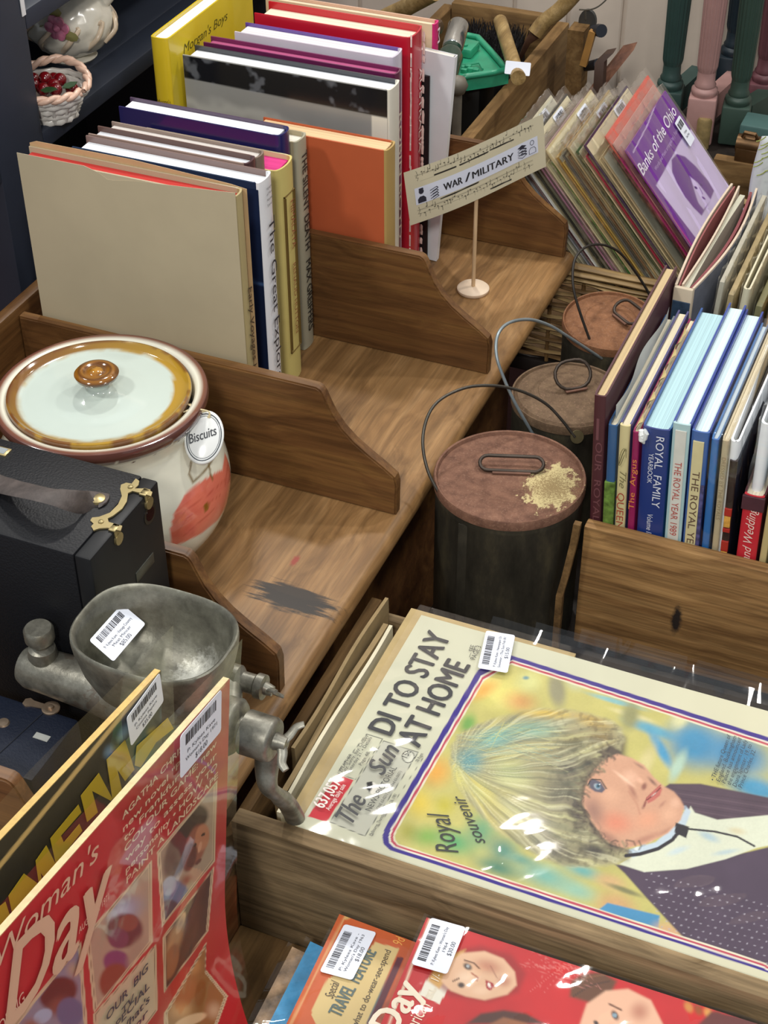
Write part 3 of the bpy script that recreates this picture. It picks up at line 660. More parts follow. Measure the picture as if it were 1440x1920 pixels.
for k in range(3): b.tube(bez([top+rT2*.001*k, top+uT2*.006+nT*.004, rimp+Vector((.001*k, -.002, .006)), rimp+Vector((-.012-.003*k, .010, .0))], 16), .0008, 6)
for k in (-1, 1): b.tube(bez([rimp+nT*.003, rimp+rT2*.006*k+nT*.005, rimp+rT2*.012*k+uT2*.003*k+nT*.002], 10), .0008, 6)
part('string', b, plain('#d8c9a0', .8), tg, 60, True)
# ------------------------------------------------------------------ black box camera
LEATH = N('black_leatherette'); base(LEATH, lin('#131418'), .5, 0, .3); v = LEATH.coord(); vo = LEATH.n('ShaderNodeTexVoronoi', i_Vector=v, i_Scale=420).outputs['Distance']
LEATH.bump(LEATH.math('ADD', vo, LEATH.noise(v, 260, 3)), .3, .0008); LEATH = LEATH.m
BLKP = plain('#18191b', .45, spec=.3, var=.1); BRASS = plain('#a3946a', .35, .75, var=.12)
kz = .882; bx = thing('box_camera', 'large black leather-covered box camera with a leather carrying strap and brass catches', 'camera', (-.765, .947, W+.0008))
b = B(); b.box((-.88, .886, W+.0008), (-.669, 1.009, kz), .0025, 2); part('body', b, LEATH, bx, 40, True)
b = B(); b.box((-.6688, .8865, W+.002), (-.652, 1.0085, kz-.0008), .0022, 2); part('front_panel', b, BLKP, bx, 40, True)
Zp = lambda x, y, d=0: az(x/2.571, 580+y/2.571, kz+d)
ctr = [(655, 820), (672, 832), (668, 852), (650, 868), (700, 868), (735, 885), (728, 905), (690, 893), (640, 880), (618, 890), (612, 930), (590, 965), (545, 1000), (520, 1012), (525, 1030), (590, 1048), (582, 1072), (520, 1058), (480, 1060), (452, 1070), (440, 1050), (452, 1038), (436, 1022), (445, 1008), (478, 1005), (530, 985), (570, 945), (588, 905), (580, 870), (584, 850), (610, 840), (635, 845)]
b = B(); poly3 = [Zp(x, y) for x, y in ctr]; b.rings([[p+Vector((0, 0, -.0003)) for p in poly3], [p+Vector((0, 0, .0012)) for p in poly3]]); 
for q in ((715, 888), (568, 1060)):
    p = Zp(*q); p.x = -.6515; b.box((p.x-.006, p.y-.005, kz-.0005), (p.x+.001, p.y+.005, kz+.0012), .0004)
    b.box((p.x-.0005, p.y-.005, kz-.013), (p.x+.001, p.y+.005, kz+.001), .0005)
    b.tube([(p.x-.001, p.y, kz-.011), (p.x+.0018, p.y, kz-.011)], .0062, 16)
for q in ((630, 862), (488, 1030)): p = Zp(*q); b.lathe([(.0028, 0), (.0024, .0012), (.001, .0018)], (p.x, p.y, kz+.001), 12)
part('catch', b, BRASS, bx, 40, True)
b = B(); p = ax(722/2.571, 580+985/2.571, -.652)
b.tube([(-.6535, p.y, p.z), (-.6515, p.y, p.z)], .0105, 28); part('lens_ring', b, plain('#15110f', .3), bx, 40, True)
b = B(); b.tube([(-.653, p.y, p.z), (-.6512, p.y, p.z)], .007, 24); part('lens', b, plain('#2a100e', .05, coat=1), bx, 40, True)
p0 = ax(655/2.571, 580+1290/2.571, -.652); p1 = ax(740/2.571, 580+1200/2.571, -.652)
b = B(); zc = (p0.z+p1.z)/2; b.box((-.6525, p0.y, zc-.006), (-.6512, p1.y, zc+.006), .0004); part('name_plate', b, plain('#55564f', .4, .6, var=.3), bx, 30, True)
b = B(); b.box((-.652, .925, .70), (-.6505, .955, .7165)); part('lettering_plate', b, plain('#9a9a90', .5), bx, 0, True) if False else b.bm.free()
sticker(bx, (-.6516, .962, .742), (0, 1, .25), (0, .25, -1), .034, .03, [], (1, 0, 0))
# leather strap
ps = [Zp(-60, 835), Zp(0, 850), Zp(60, 868), Zp(200, 905), Zp(330, 930), Zp(420, 935), Zp(480, 920)]
sp = bez([Zp(-90, 800, .002), Zp(-10, 838, .006), Zp(50, 858, .018), Zp(150, 880, .027), Zp(260, 905, .027), Zp(350, 925, .018), Zp(420, 930, .006), Zp(470, 918, .002), Zp(520, 925, .0015)], 60)
b = B(); rings = []
for i, p in enumerate(sp):
    d = (sp[min(i+1, len(sp)-1)]-sp[max(i-1, 0)]).normalized(); sd_ = Vector((0, 1, 0)); sd_ = (sd_-d*sd_.dot(d)).normalized(); up = d.cross(sd_); up = up if up.z > 0 else -up
    e = min(1, (len(sp)-1-i)/4+.35); w = .0105*min(1, e)
    rings.append([p+sd_*w, p+sd_*w*.8+up*.0014, p-sd_*w*.8+up*.0014, p-sd_*w, p-sd_*w*.8-up*.0008, p+sd_*w*.8-up*.0008])
b.rings(rings); part('carrying_strap', b, plain('#4b4340', .6, var=.35, ns=60, bump=.4), bx, 50, True)
b = B(); p = Zp(470, 910, .0035); b.lathe([(.0075, -.002), (.007, .0002), (.003, .0012), (.001, .0014)], tuple(p), 20); part('strap_rivet', b, BRASS, bx, 40, True)
p = Zp(25, 690); b = B(); b.box((p.x-.02, p.y-.006, kz-.001), (p.x+.004, p.y+.006, kz+.0012), .0008); part('viewfinder_frame', b, BRASS, bx, 40, True)
b = B(); b.box((p.x-.017, p.y-.004, kz+.0003), (p.x+.001, p.y+.004, kz+.0016)); part('viewfinder_window', b, plain('#8f9699', .08), bx, 0, True)
# ------------------------------------------------------------------ small navy camera
k2 = .722; nc = thing('folding_camera', 'small navy leatherette camera lying flat with a round brass catch', 'camera', (-.735, .80, W+.0008))
NAVYL = N('navy_leatherette'); base(NAVYL, lin('#141b2b'), .5, 0, .35); v = NAVYL.coord(); NAVYL.bump(NAVYL.noise(v, 420, 3), .5, .001); NAVYL = NAVYL.m
b = B(); b.box((-.82, .762, W+.0008), (-.659, .842, k2), .003, 2); part('body', b, NAVYL, nc, 40, True)
Q2 = lambda x, y, d=0: az(x/2.3226, 1080+y/2.3226, k2+d)
b = B(); a0, a1 = Q2(105, 548), Q2(222, 578); d = (a1-a0).normalized(); sd_ = Vector((-d.y, d.x, 0))
pl = [(0, .003), (.004, .0055), (.009, .0035), (.016, .003), (.03, .0025), (a1-a0).length and ((a1-a0).length, .003)]
up_ = [(x, y) for x, y in pl]+[(x, -y) for x, y in pl[::-1]]
b.prism(up_, a0, d, sd_, (0, 0, .0012)); b.lathe([(.0085, 0), (.0085, .0014), (.006, .0022), (.0045, .0016), (.001, .0016)], tuple(a1), 24); b.lathe([(.003, 0), (.0026, .0035), (.001, .004)], tuple(a1), 12)
p = Q2(15, 640); b.lathe([(.006, 0), (.005, .0015), (.001, .002)], tuple(p), 16); part('catch', b, plain('#a5917d', .35, .75, var=.2), nc, 40, True)
p = Q2(182, 702); b = B(); b.box((p.x-.0075, p.y-.0035, k2-.0005), (p.x+.0075, p.y+.0035, k2+.0005)); part('viewfinder_window', b, plain('#a0a29e', .1), nc, 0, True)
b = B(); a0, a1 = Q2(-20, 788, .0004), Q2(200, 585, .0004); b.tube([a0, a1], .0006, 6); part('seam', b, plain('#0f1420', .6), nc, 0, True)
# ------------------------------------------------------------------ mincer
IRON = N('tinned_cast_iron'); base(IRON, None, .42, .65, .5); v = IRON.coord()
c = IRON.ramp(IRON.noise(v, 45, 6, .65), [(.3, lin('#5d5b52')), (.55, lin('#8b897e')), (.75, lin('#a8a79c'))]); c = IRON.mix(IRON.math('MULTIPLY', IRON.math('GREATER_THAN', IRON.noise(v, 25, 4), .62), .4), c, lin4('#6a5242'))
IRON.l(c, IRON.b.inputs['Base Color']); IRON.bump(IRON.noise(v, 160, 4), .3, .0012)
BOWL = N('mincer_bowl_iron'); base(BOWL, None, .45, .6, .5); v = BOWL.coord()
c2_ = BOWL.ramp(BOWL.noise(v, 50, 6, .65), [(.3, lin('#615f56')), (.6, lin('#878679')), (.8, lin('#a3a398'))])
c2_ = BOWL.mix(BOWL.math('MULTIPLY', BOWL.blob((-.545, .868, .80), .03, 200, .7, .5), .75), c2_, lin4('#d2d2c8')); c2_ = BOWL.mix(BOWL.math('MULTIPLY', BOWL.blob((-.60, .88, .83), .035, 60, .5, 1), .5), c2_, lin4('#6b5947'))
BOWL.l(c2_, BOWL.b.inputs['Base Color']); BOWL.bump(BOWL.noise(v, 160, 4), .3, .0012); IRON, BOWL = IRON.m, BOWL.m
mc = thing('hand_mincer', 'old grey cast-iron hand mincer with an open bowl, clamped by the rack edge', 'mincer', (-.575, .86, W))
def sup(a, b_, e, n=64): return [(a*math.copysign(abs(cos(t))**(2/e), cos(t)), b_*math.copysign(abs(sin(t))**(2/e), sin(t))) for t in [2*pi*i/n for i in range(n)]]
bc_ = Vector((-.575, .856, 0))
def ringz(s, z, dx=0, dy=0, e=2.7): return [bc_+Vector((x+dx, y+dy, z)) for x, y in sup(.0716*s, .0554*s, e)]
b = B(); b.rings([ringz(.30, .757), ringz(.42, .768), ringz(.60, .776), ringz(.78, .789), ringz(.91, .812), ringz(.985, .836), ringz(1.0, .846), ringz(.995, .8505), ringz(.975, .8515), ringz(.945, .850), ringz(.925, .845), ringz(.90, .832), ringz(.82, .812), ringz(.68, .797), ringz(.45, .789, .008, -.006), ringz(.30, .786, .012, -.01, 2), ringz(.28, .766, .012, -.01, 2)], caps=(False, True))
part('bowl', b, BOWL, mc, 50, True)
By, Bz = .863, .748
b = B(); b.rings([[Vector((x, By+r*cos(2*pi*k/28), Bz+r*sin(2*pi*k/28))) for k in range(28)] for x, r in ((-.728, .008), (-.726, .017), (-.718, .0205), (-.70, .021), (-.66, .023), (-.62, .027), (-.60, .031), (-.55, .032), (-.535, .030), (-.525, .025))])
b.rings([ringz(.34, .735, 0, .004, 2.2), ringz(.36, .75, 0, .003, 2.2), ringz(.42, .770, 0, 0, 2.4)])
b.box((-.69, By-.006, Bz-.03), (-.60, By+.006, Bz-.012), .003)
b.box((-.60, By-.022, W+.0006), (-.555, By+.022, W+.012), .004); b.rings([[Vector((-.578+sx_*(.016+.006*f), By+sy_*(.012+.006*f), W+.010+(.735-W-.010)*(1-f))) for sx_, sy_ in ((-1, -1), (1, -1), (1, 1), (-1, 1))] for f in (0, .4, .8, 1)])
part('barrel', b, IRON, mc, 45, True)
b = B(); kp = (-.703, By, Bz); b.lathe([(.012, .016), (.014, .021), (.0125, .030), (.0075, .033), (.0075, .0385), (.0125, .0395), (.0138, .042), (.0138, .0525), (.012, .055), (.001, .0557)], kp, 28); part('thumb_screw', b, IRON, mc, 40, True)
# crank end
hub = Vector((-.478, By-.001, .752)); b = B()
b.rings([[Vector((x, By+r*cos(2*pi*k/28), Bz+.004+r*sin(2*pi*k/28))) for k in range(28)] for x, r in ((-.53, .022), (-.525, .0265), (-.508, .0265), (-.505, .024), (-.503, .013), (-.497, .013))]); part('end_ring', b, IRON, mc, 45, True)
b = B(); b.rings([[Vector((x, hub.y+r*cos(2*pi*k/28), hub.z+r*sin(2*pi*k/28))) for k in range(28)] for x, r in ((-.499, .016), (-.497, .0205), (-.472, .0205), (-.469, .019), (-.468, .016))])
hp = bez([ax(505, 1400, -.482), ax(500, 1440, -.482), ax(503, 1475, -.478), ax(522, 1492, -.474), ay(538, 1506, .890), ay(549, 1524, .905), ay(553, 1534, .909)], 36)
b.tube(hp, [.0135-.005*min(1, i/14)+(.0 if i < 20 else .0015) for i in range(len(hp))], 14, flat=.8); part('crank', b, IRON, mc, 50, True)
def wing(c, p, ax_, up, s=1.0):
    ax_ = Vector(ax_).normalized(); up = Vector(up); up = (up-ax_*up.dot(ax_)).normalized(); p = Vector(p); sd_ = ax_.cross(up); b = B()
    b.tube([p, p+ax_*.012*s], [.0085*s, .006*s], 16)
    for q in (1, -1):
        pts = bez([p+ax_*.006*s, p+ax_*.011*s+up*.008*s*q, p+ax_*.014*s+up*.017*s*q, p+ax_*.020*s+up*.022*s*q], 14)
        b.tube(pts, [.0052*s*(1-.03*i) for i in range(len(pts))], 10, flat=.55)
    return b
part('wing_nut', wing(mc, hub+Vector((.009, 0, 0)), (1, 0, 0), (0, .9, .45)), IRON, mc, 50, True)
q = Vector((-.512, .905, .766)); b = wing(mc, q+Vector((.012, 0, 0)), (1, 0, -.15), (0, -.6, .8), .8); part('wing_nut', b, IRON, mc, 50, True)
b = B(); b.rings([[q+Vector((x, r*cos(2*pi*k/18)*.9, r*sin(2*pi*k/18))) for k in range(18)] for x, r in ((-.03, .010), (-.026, .0145), (-.012, .0145), (-.008, .010), (.004, .010), (.006, .0125), (.013, .0125), (.014, .009))])
b.tube([q+Vector((-.02, -.002, 0)), Vector((-.52, By+.015, Bz+.012))], .011, 12); part('clamp_lug', b, IRON, mc, 45, True)
b = B(); b.tube([(-.527, By-.014, Bz-.01), (-.525, By-.02, Bz-.04), (-.523, By-.022, Bz-.055)], [.010, .009, .007], 12); part('cutter_lever', b, IRON, mc, 45, True)
# price sticker inside the bowl
P0 = az(527/2.3226, 1080+145/2.3226, .822); P1 = az(630/2.3226, 1080+232/2.3226, .819); P2 = az(385/2.3226, 1080+305/2.3226, .832)
uu = (P0-P2); vv = (P1-P0); nn = uu.cross(-vv).normalized(); nn = nn if nn.z > 0 else -nn
sticker(mc, P2+nn*.006, uu, vv, uu.length, vv.length, ['P: Kylees Kave - Vintage Country', 'Meat Mincer', '$85.00'], nn)
# ------------------------------------------------------------------ newspaper crate
TZ = .42
def boards(name, label, boxes, loc, cat='crate'):
    t = thing(name, label, cat, loc)
    for lo, hi, mt, nm in boxes:
        b = B(); b.box(lo, hi, .002, 2); part(nm, b, mt, t, 40, True)
    return t
boards('newspaper_crate', 'long weathered wooden crate with a cross board between newspapers and magazines', [
    ((-.548, .40, TZ+.0006), (-.535, 1.262, .562), WOODSIDE, 'side_board'), ((.14, .40, TZ+.0006), (.153, 1.262, .562), WOODSIDE, 'side_board'),
    ((-.5345, .8835, TZ+.0006), (.1395, .9025, .592), WOODCRATE, 'cross_board'), ((-.5345, 1.249, TZ+.0006), (.1395, 1.262, .545), WOODCRATE, 'end_board'),
    ((-.5345, .40, TZ+.0006), (.1395, .415, .50), WOODCRATE, 'end_board'), ((-.5345, .416, TZ+.0006), (.1395, .883, TZ+.012), WOODSIDE, 'bottom_board'), ((-.5345, .9035, TZ+.0006), (.1395, 1.248, TZ+.012), WOODSIDE, 'bottom_board')], (-.2, .83, TZ))
# ------------------------------------------------------------------ the newspapers
NP = plain('#cbbd97', .8, var=.05); NPD = plain('#b09a6c', .8, var=.08); KR = plain('#8f7a55', .8, var=.12); NPL = plain('#d4cdb2', .8, var=.05)
def paper_stack(label, lo, hi, mat, name='newspaper', grp='old papers filed under the souvenir newspaper', wav=.0015, tilt=0, n=3):
    t = thing(name, label, 'newspaper', ((lo[0]+hi[0])/2, (lo[1]+hi[1])/2, lo[2]), group=grp); h = hi[2]-lo[2]; rr = random.Random(int(lo[0]*1e4))
    b = B(); M = Matrix.Translation(lo)@Matrix.Rotation(tilt, 4, 'Y')@Matrix.Translation(-Vector(lo))
    for k in range(n):
        z0 = lo[2]+h*k/n; z1 = lo[2]+h*(k+.82)/n; dx = rr.uniform(-.004, .004); ph = rr.uniform(0, 6)
        rows = [[], []]
        for i in range(13):
            y = lo[1]+(hi[1]-lo[1])*i/12+0; wv = wav*sin(i*.9+ph)
            rows[0].append((lo[0]+dx, y, z0+wv, z1+wv))
        ring = lambda X: [Vector((X, y, zb)) for _, y, zb, _ in rows[0]]+[Vector((X, y, zt)) for _, y, _, zt in rows[0][::-1]]
        ring2_ = lambda X: [M@p for p in ring(X)]
        b.rings([ring2_(lo[0]+dx), ring2_(hi[0])])
    part('pages', b, mat, t, 25, True); return t
paper_stack('stack of folded newspapers lying beneath the plastic-covered souvenir newspaper', (-.485, .915, TZ+.014), (.10, 1.235, .5745), NP, n=16, wav=.0008)
paper_stack('folded cream newspaper peeking out left of the souvenir newspaper', (-.492, .925, .5755), (-.30, 1.243, .5805), NPD, n=3, wav=.0006)
paper_stack('brown kraft envelope leaning left of the newspapers, against the crate side', (-.5325, 1.02, .4335), (-.5295, 1.246, .585), KR, n=1, wav=.0)
for i, (xa, y0, y1, zt, mt, lb) in enumerate(((-.524, 1.0, 1.246, .582, KR, 'second brown kraft envelope standing left of the newspapers'), (-.514, .94, 1.22, .568, KR, 'creased brown paper folder between the envelopes and the newspapers'), (-.5045, .925, 1.215, .573, NPL, 'pale folded paper standing beside the left edge of the newspaper stack'))):
    t = thing('paper_folder', lb, 'folder', (xa, (y0+y1)/2, TZ+.0135), group='paper folders filed left of the newspapers')
    b = B(); b.grid((xa, y0, TZ+.0135), (0, y1-y0, 0), (0, 0, zt-TZ-.0135), 14, 8, lambda u, v, s=i: .0015*sin(u*7+s)*v+.001*sin(v*9+s)); b2 = B(); o_ = part('paper', b, mt, t, 0, True)
    md = o_.modifiers.new('thickness', 'SOLIDIFY'); md.thickness = .004 if i != 1 else .006; md.offset = 0
    if i == 1:
        part('lettering', letters([('AIL MIO', (xa+.0042, .965, .559), (xa+.0042, 1.005, .559), .007)], (1, 0, 0), .0005), ink('#8d2b33'), t, 0, True)
ZN = .583
npg = thing('souvenir_newspaper', 'plastic-sleeved newspaper headlined DI TO STAY AT HOME with a large colour portrait', 'newspaper', (-.22, 1.07, ZN))
Yn0, Yn1, Xn0, Xn1 = .9065, 1.2335, -.476, .02
me, P = sheet_mesh((Xn0, Yn0, ZN), (0, Yn1-Yn0, 0), (Xn1-Xn0, 0, 0), 330, 480)   # right = +Y, down the page = +X (turned sideways)
P[:, 2] += .0015*np.sin(P[:, 0]*25)*np.sin(P[:, 1]*18); me.vertices.foreach_set('co', P.astype('f').ravel())
px, py = prj(P); X, Y = (px-680)*1.8947, (py-1120)*1.8947
A = Art(X, Y, '#c4c4ac'); A.mottle(140, .06, 1)
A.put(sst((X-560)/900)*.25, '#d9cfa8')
brd = [(528, 206), (1600, 548), (1580, 1400), (1430, 1330), (96, 897), (74, 876), (70, 850), (78, 822), (410, 258)]
A.poly(brd, '#35257f', 2)
def inset(k, pts, c=(760, 780)):
    return pts
in1 = [(532, 222), (1600, 564), (1560, 1390), (1424, 1318), (110, 888), (94, 872), (92, 850), (100, 822), (420, 278)]
in2 = [(530, 226), (1600, 570), (1556, 1384), (1424, 1311), (116, 884), (101, 868), (99, 850), (107, 824), (424, 284)]
in3 = [(529, 233), (1600, 578), (1550, 1378), (1424, 1302), (124, 880), (110, 864), (108, 849), (116, 826), (428, 292)]
A.poly(in1, '#d8d3c4', 2); A.poly(in2, '#b23a52', 2); A.poly(in3, '#d9d3b8', 2)
in4 = [(527, 238), (1600, 584), (1545, 1372), (1424, 1296), (128, 877), (116, 862), (114, 848), (121, 829), (431, 297)]
mk = sst(A.sd(in4)/2+.5)
hold = A.C.copy(); A.C[:] = np.array(lin('#b9b26a'))
E_ = A.ell
E_(480, 330, 170, 110, '#d8cf72', 20, 1); E_(430, 330, 90, 40, '#d9a24a', -30, 1); E_(560, 370, 90, 60, '#c98c52', 10, 1, .8); E_(590, 300, 70, 60, '#cfcf8a', 0, 1); E_(375, 450, 45, 60, '#6e9c4e', 20, .9)
E_(690, 330, 45, 90, '#8d8a6c', -10, .7); E_(580, 286, 18, 10, '#6f9499', 0, .8); E_(760, 300, 60, 50, '#b9c09a', 0, 1)
for cx, cy, rx, ry, c, rt in ((840, 330, 130, 12, '#d6d3a6', 14), (900, 370, 150, 14, '#7fb0b0', 16), (960, 420, 120, 16, '#d0c893', 17), (1030, 470, 150, 30, '#5fa0b4', 20), (1060, 540, 120, 30, '#4b93b8', 60), (950, 420, 50, 80, '#8f8f62', 10), (1000, 600, 40, 120, '#c9bf86', 25), (1180, 520, 160, 130, '#3f86ab', 20), (1330, 560, 190, 110, '#3c80a8', 18), (1240, 420, 190, 40, '#5c9db6', 18), (1130, 430, 40, 60, '#c8c79a', 40), (1120, 600, 30, 90, '#a9c3b0', 25), (1400, 680, 160, 60, '#4a90b2', 15)): E_(cx, cy, rx, ry, c, rt, .8)
E_(260, 620, 90, 80, '#d39c45', -40, 1); E_(200, 730, 80, 90, '#cdb64a', -40, 1); E_(290, 740, 60, 60, '#b7ad43', 0, 1); E_(160, 830, 50, 50, '#a6a24c', 0, 1); E_(230, 850, 90, 60, '#7da14e', 0, 1); E_(330, 870, 110, 70, '#5fa068', 20, 1); E_(420, 830, 90, 110, '#6d9a72', 30, 1); E_(500, 900, 100, 80, '#5d8a78', 30, 1)
E_(480, 960, 140, 50, '#57836b', 20, 1); E_(650, 990, 170, 70, '#74a99a', 20, 1); E_(760, 1040, 120, 50, '#8fb7a0', 20, 1); E_(780, 970, 110, 40, '#6aa59f', 20, 1); E_(900, 1100, 110, 80, '#c09a6a', 20, .8); E_(880, 1010, 90, 40, '#c9a776', 15, .9); E_(930, 1040, 100, 15, '#7d7a54', 20, .8); A.poly([(838, 1110), (870, 1085), (1055, 1130), (1050, 1190), (960, 1165), (850, 1130)], '#4788b0', 8); E_(1090, 1190, 90, 50, '#caa27a', 20, .9); E_(560, 930, 90, 30, '#6f9a86', 20, 1)
# jacket, blouse
A.poly([(1050, 690), (1090, 662), (1200, 662), (1460, 715), (1600, 760), (1600, 830), (1200, 790)], '#54434e', 8)
for k in range(7): A.line([(1100+k*6, 680+k*14), (1460, 735+k*14)], 3, '#6d5a62' if k % 2 else '#43353f', 4, .6)
A.poly([(895, 948), (1010, 960), (1260, 930), (1600, 850), (1600, 1500), (1300, 1290), (1150, 1220), (1010, 1070), (930, 980)], '#4d3f4f', 8)
A.mottle(60, .10, 12)
rr = random.Random(3)
jm = A.sd([(960, 985), (1060, 985), (1280, 930), (1600, 870), (1600, 1380), (1300, 1270), (1170, 1210), (1030, 1060)])
for i in range(26):
    for j in range(12):
        x = 1000+i*26+j*9; y = 975+j*28+i*7.5-(i*i*.02)
        A.ell(x, y, 4.5, 3.2, '#a8a3ad', 20, .5, .8) if True else 0
A.C = np.where((jm > 0)[:, None] | True, A.C, A.C)
A.poly([(912, 948), (1000, 895), (1130, 825), (1165, 742), (1180, 765), (1260, 790), (1460, 772), (1600, 760), (1600, 850), (1400, 890), (1290, 930), (1150, 965), (1000, 976)], '#cfd3bd', 6)
E_(1230, 850, 60, 22, '#9db7c4', 25, .9, .8); E_(1330, 830, 50, 20, '#c7b78d', 10, .9, .6); E_(1120, 900, 60, 18, '#b9cbd0', -20, .9, .8); E_(1290, 905, 70, 14, '#a5bcc6', -10, .9, .7)
A.poly([(930, 900), (1040, 870), (1120, 800), (1150, 745), (1166, 760), (1140, 830), (1060, 885), (960, 925)], '#b7c6d0', 8); 
for k in range(9): A.ell(950+k*24, 905-k*11-(k*k)*1.1, 13, 9, '#d7dedb' if k % 2 else '#96aab8', -30, .6, .8)
# face (three-quarter view lying on its side)
FACE = [(858, 575), (905, 556), (955, 570), (1000, 596), (1035, 640), (1072, 672), (1105, 690), (1128, 716), (1143, 745), (1130, 790), (1085, 838), (1010, 876), (930, 893), (865, 868), (815, 800), (780, 735), (790, 670), (825, 610)]
A.poly([(690, 470), (860, 440), (935, 500), (930, 560), (960, 600), (930, 800), (940, 930), (780, 940), (690, 800)], '#5a5046', 40); A.poly(FACE, '#c99a7e', 10); fm = sst(A.sd(FACE)/12)
def fe(cx, cy, rx, ry, h, rot=0, soft=1, a=1):
    c, q = cos(radians(rot)), sin(radians(rot)); x, y = X-cx, Y-cy; d = np.hypot((x*c+y*q)/rx, (-x*q+y*c)/ry); A.put(sst((1-d)/soft)*a*fm, h)
fe(950, 640, 45, 40, '#e0b296', 30); fe(900, 800, 90, 60, '#d2876c', 10); fe(1010, 790, 70, 50, '#d79b7c', -20); fe(880, 700, 60, 40, '#d6a688', 20, 1, .8); fe(1090, 770, 50, 45, '#d8a88a', -20); fe(1110, 730, 30, 30, '#dcae92')
fe(820, 760, 60, 90, '#8d6a5f', -20, 1, .8); fe(860, 850, 90, 30, '#8a5f55', 25, 1, .7); fe(1000, 860, 110, 20, '#a06c5c', -22, 1, .6); fe(1080, 835, 70, 18, '#9a6a5a', -35, 1, .6)
fe(960, 690, 50, 14, '#9c6858', 62, 1, .75); fe(930, 645, 70, 10, '#ecc4a8', 38, 1, .9); fe(1000, 672, 14, 20, '#7d4a42', 20, .8, .8); fe(985, 650, 22, 14, '#e2b094', 40, 1); fe(1030, 655, 36, 10, '#6d4a44', 45, 1, .8); fe(985, 598, 40, 10, '#6d5048', 32, 1, .6)
fe(830, 672, 42, 28, '#6e5f66', 30, 1, .85); A.poly([(803, 655), (818, 645), (845, 655), (862, 682), (850, 694), (826, 690), (806, 676)], '#5d5a66', 6); fe(833, 672, 17, 12, '#a9b6bd', 40, .6); fe(836, 671, 11, 11, '#4f7488', 0, .5); fe(837, 670, 5, 5, '#1d2730', 0, .5); fe(842, 664, 3, 3, '#eef4f6', 0, .5); A.line([(800, 668), (812, 646), (846, 648), (866, 680)], 4, '#33302f', 3); A.line([(778, 700), (796, 648), (826, 622), (858, 618)], 9, '#77634f', 8, .7)
fe(880, 558, 26, 22, '#5b4f52', 30, 1, .9); fe(878, 560, 10, 8, '#7d8f98', 35, .6); fe(880, 559, 6, 6, '#33475a', 0, .5); fe(880, 549, 22, 5, '#2c2a2b', 12, .8, .8)
A.line([(1000, 742), (1010, 712), (1034, 690), (1058, 668)], 5, '#8d3f40', 4, .9); A.poly([(1008, 716), (1030, 690), (1056, 668), (1064, 682), (1056, 704), (1034, 722), (1014, 732)], '#b8655c', 6, .95); A.line([(1010, 720), (1036, 700), (1058, 676)], 4, '#5d2428', 3, .9); fe(1035, 700, 18, 3, '#ead8cc', -40, .8, .7); A.line([(996, 748), (1004, 730)], 9, '#7d4a42', 8, .6); fe(1064, 735, 26, 9, '#a06c5c', -45, 1, .6); A.line([(945, 690), (975, 735), (985, 770)], 6, '#b07862', 8, .5)
# hair
HAIR = [(308, 590), (312, 530), (335, 490), (400, 452), (480, 425), (560, 402), (640, 396), (720, 398), (810, 412), (880, 435), (925, 465), (935, 510), (915, 540), (880, 528), (850, 545), (835, 590), (800, 620), (780, 670), (772, 730), (790, 790), (830, 850), (880, 890), (935, 900), (945, 925), (900, 950), (800, 958), (720, 955), (640, 930), (570, 890), (500, 848), (430, 790), (370, 720), (325, 650)]
hs = A.sd(HAIR)+6*(A.vnoise(22, 21)-.5)*2; hm = sst(hs/22+.4); base_ = A.C.copy()
A.put(hm, '#a39d78')
def he(cx, cy, rx, ry, h, rot=0, a=1):
    c, q = cos(radians(rot)), sin(radians(rot)); x, y = X-cx, Y-cy; d = np.hypot((x*c+y*q)/rx, (-x*q+y*c)/ry); A.put(sst((1-d))*a*hm, h)
he(380, 580, 90, 80, '#5f9498', -30); he(470, 500, 120, 60, '#7fb0a4', -10); he(600, 470, 160, 50, '#8fb5a0', 0, .9); he(640, 410, 200, 28, '#d0b456', 4); he(820, 440, 110, 40, '#b59a52', 15); he(420, 690, 110, 60, '#c3c07a', 45, .9); he(520, 620, 120, 90, '#b8bd88', 30, .9); he(540, 760, 120, 90, '#b5b284', 40, .9); he(340, 640, 40, 90, '#cfc874', -20, .9); he(760, 500, 90, 60, '#8a8058', 0, .8)
he(850, 500, 80, 60, '#857248', 10, .9); he(720, 600, 90, 90, '#6d685a', 0, .8); he(700, 700, 110, 120, '#7d7768', 20, .8); he(760, 760, 60, 130, '#4b4242', -15, .95); he(820, 900, 110, 50, '#46403f', 10, .95); he(640, 860, 130, 70, '#7f7a6a', 35, .8); he(700, 900, 120, 50, '#57514c', 25, .8); he(740, 620, 60, 70, '#5d574f', 0, .8); he(800, 590, 50, 40, '#3f3a3a', -30, .9); he(880, 545, 40, 18, '#4f4438', 10, .9)
# strands follow flow lines from the crown
th_ = np.arctan2(Y-590, X-330); rd = np.hypot(X-330, Y-590)
bend2 = th_+.0009*(rd-150)*np.sign(th_+.15)*.6+.08*(A.vnoise(120, 33)-.5)
f1 = A.streak((bend2+4)*26, rd/210, 31, 3); f2 = A.streak((bend2+4)*60, rd/130, 32, 2)
A.put(hm*sst((f1-.52)*4)*.42, '#d2cf98'); A.put(hm*sst((.46-f1)*4)*.38, '#5d6656'); A.put(hm*sst((A.streak((bend2+4)*7, rd/260, 77, 2)-.55)*5)*.5*sst((600-X)/200), '#cdbd5e'); A.put(hm*sst((f2-.58)*5)*.35, '#e6e3bd'); A.put(hm*sst((.42-f2)*5)*.3, '#4a4a42')
curl = A.vnoise(18, 41, 3); cm = hm*sst((X-600)/160)
A.put(cm*sst((curl-.5)*6)*.35, '#3a3331'); A.put(cm*sst((.42-curl)*6)*.3, '#a39a7c')
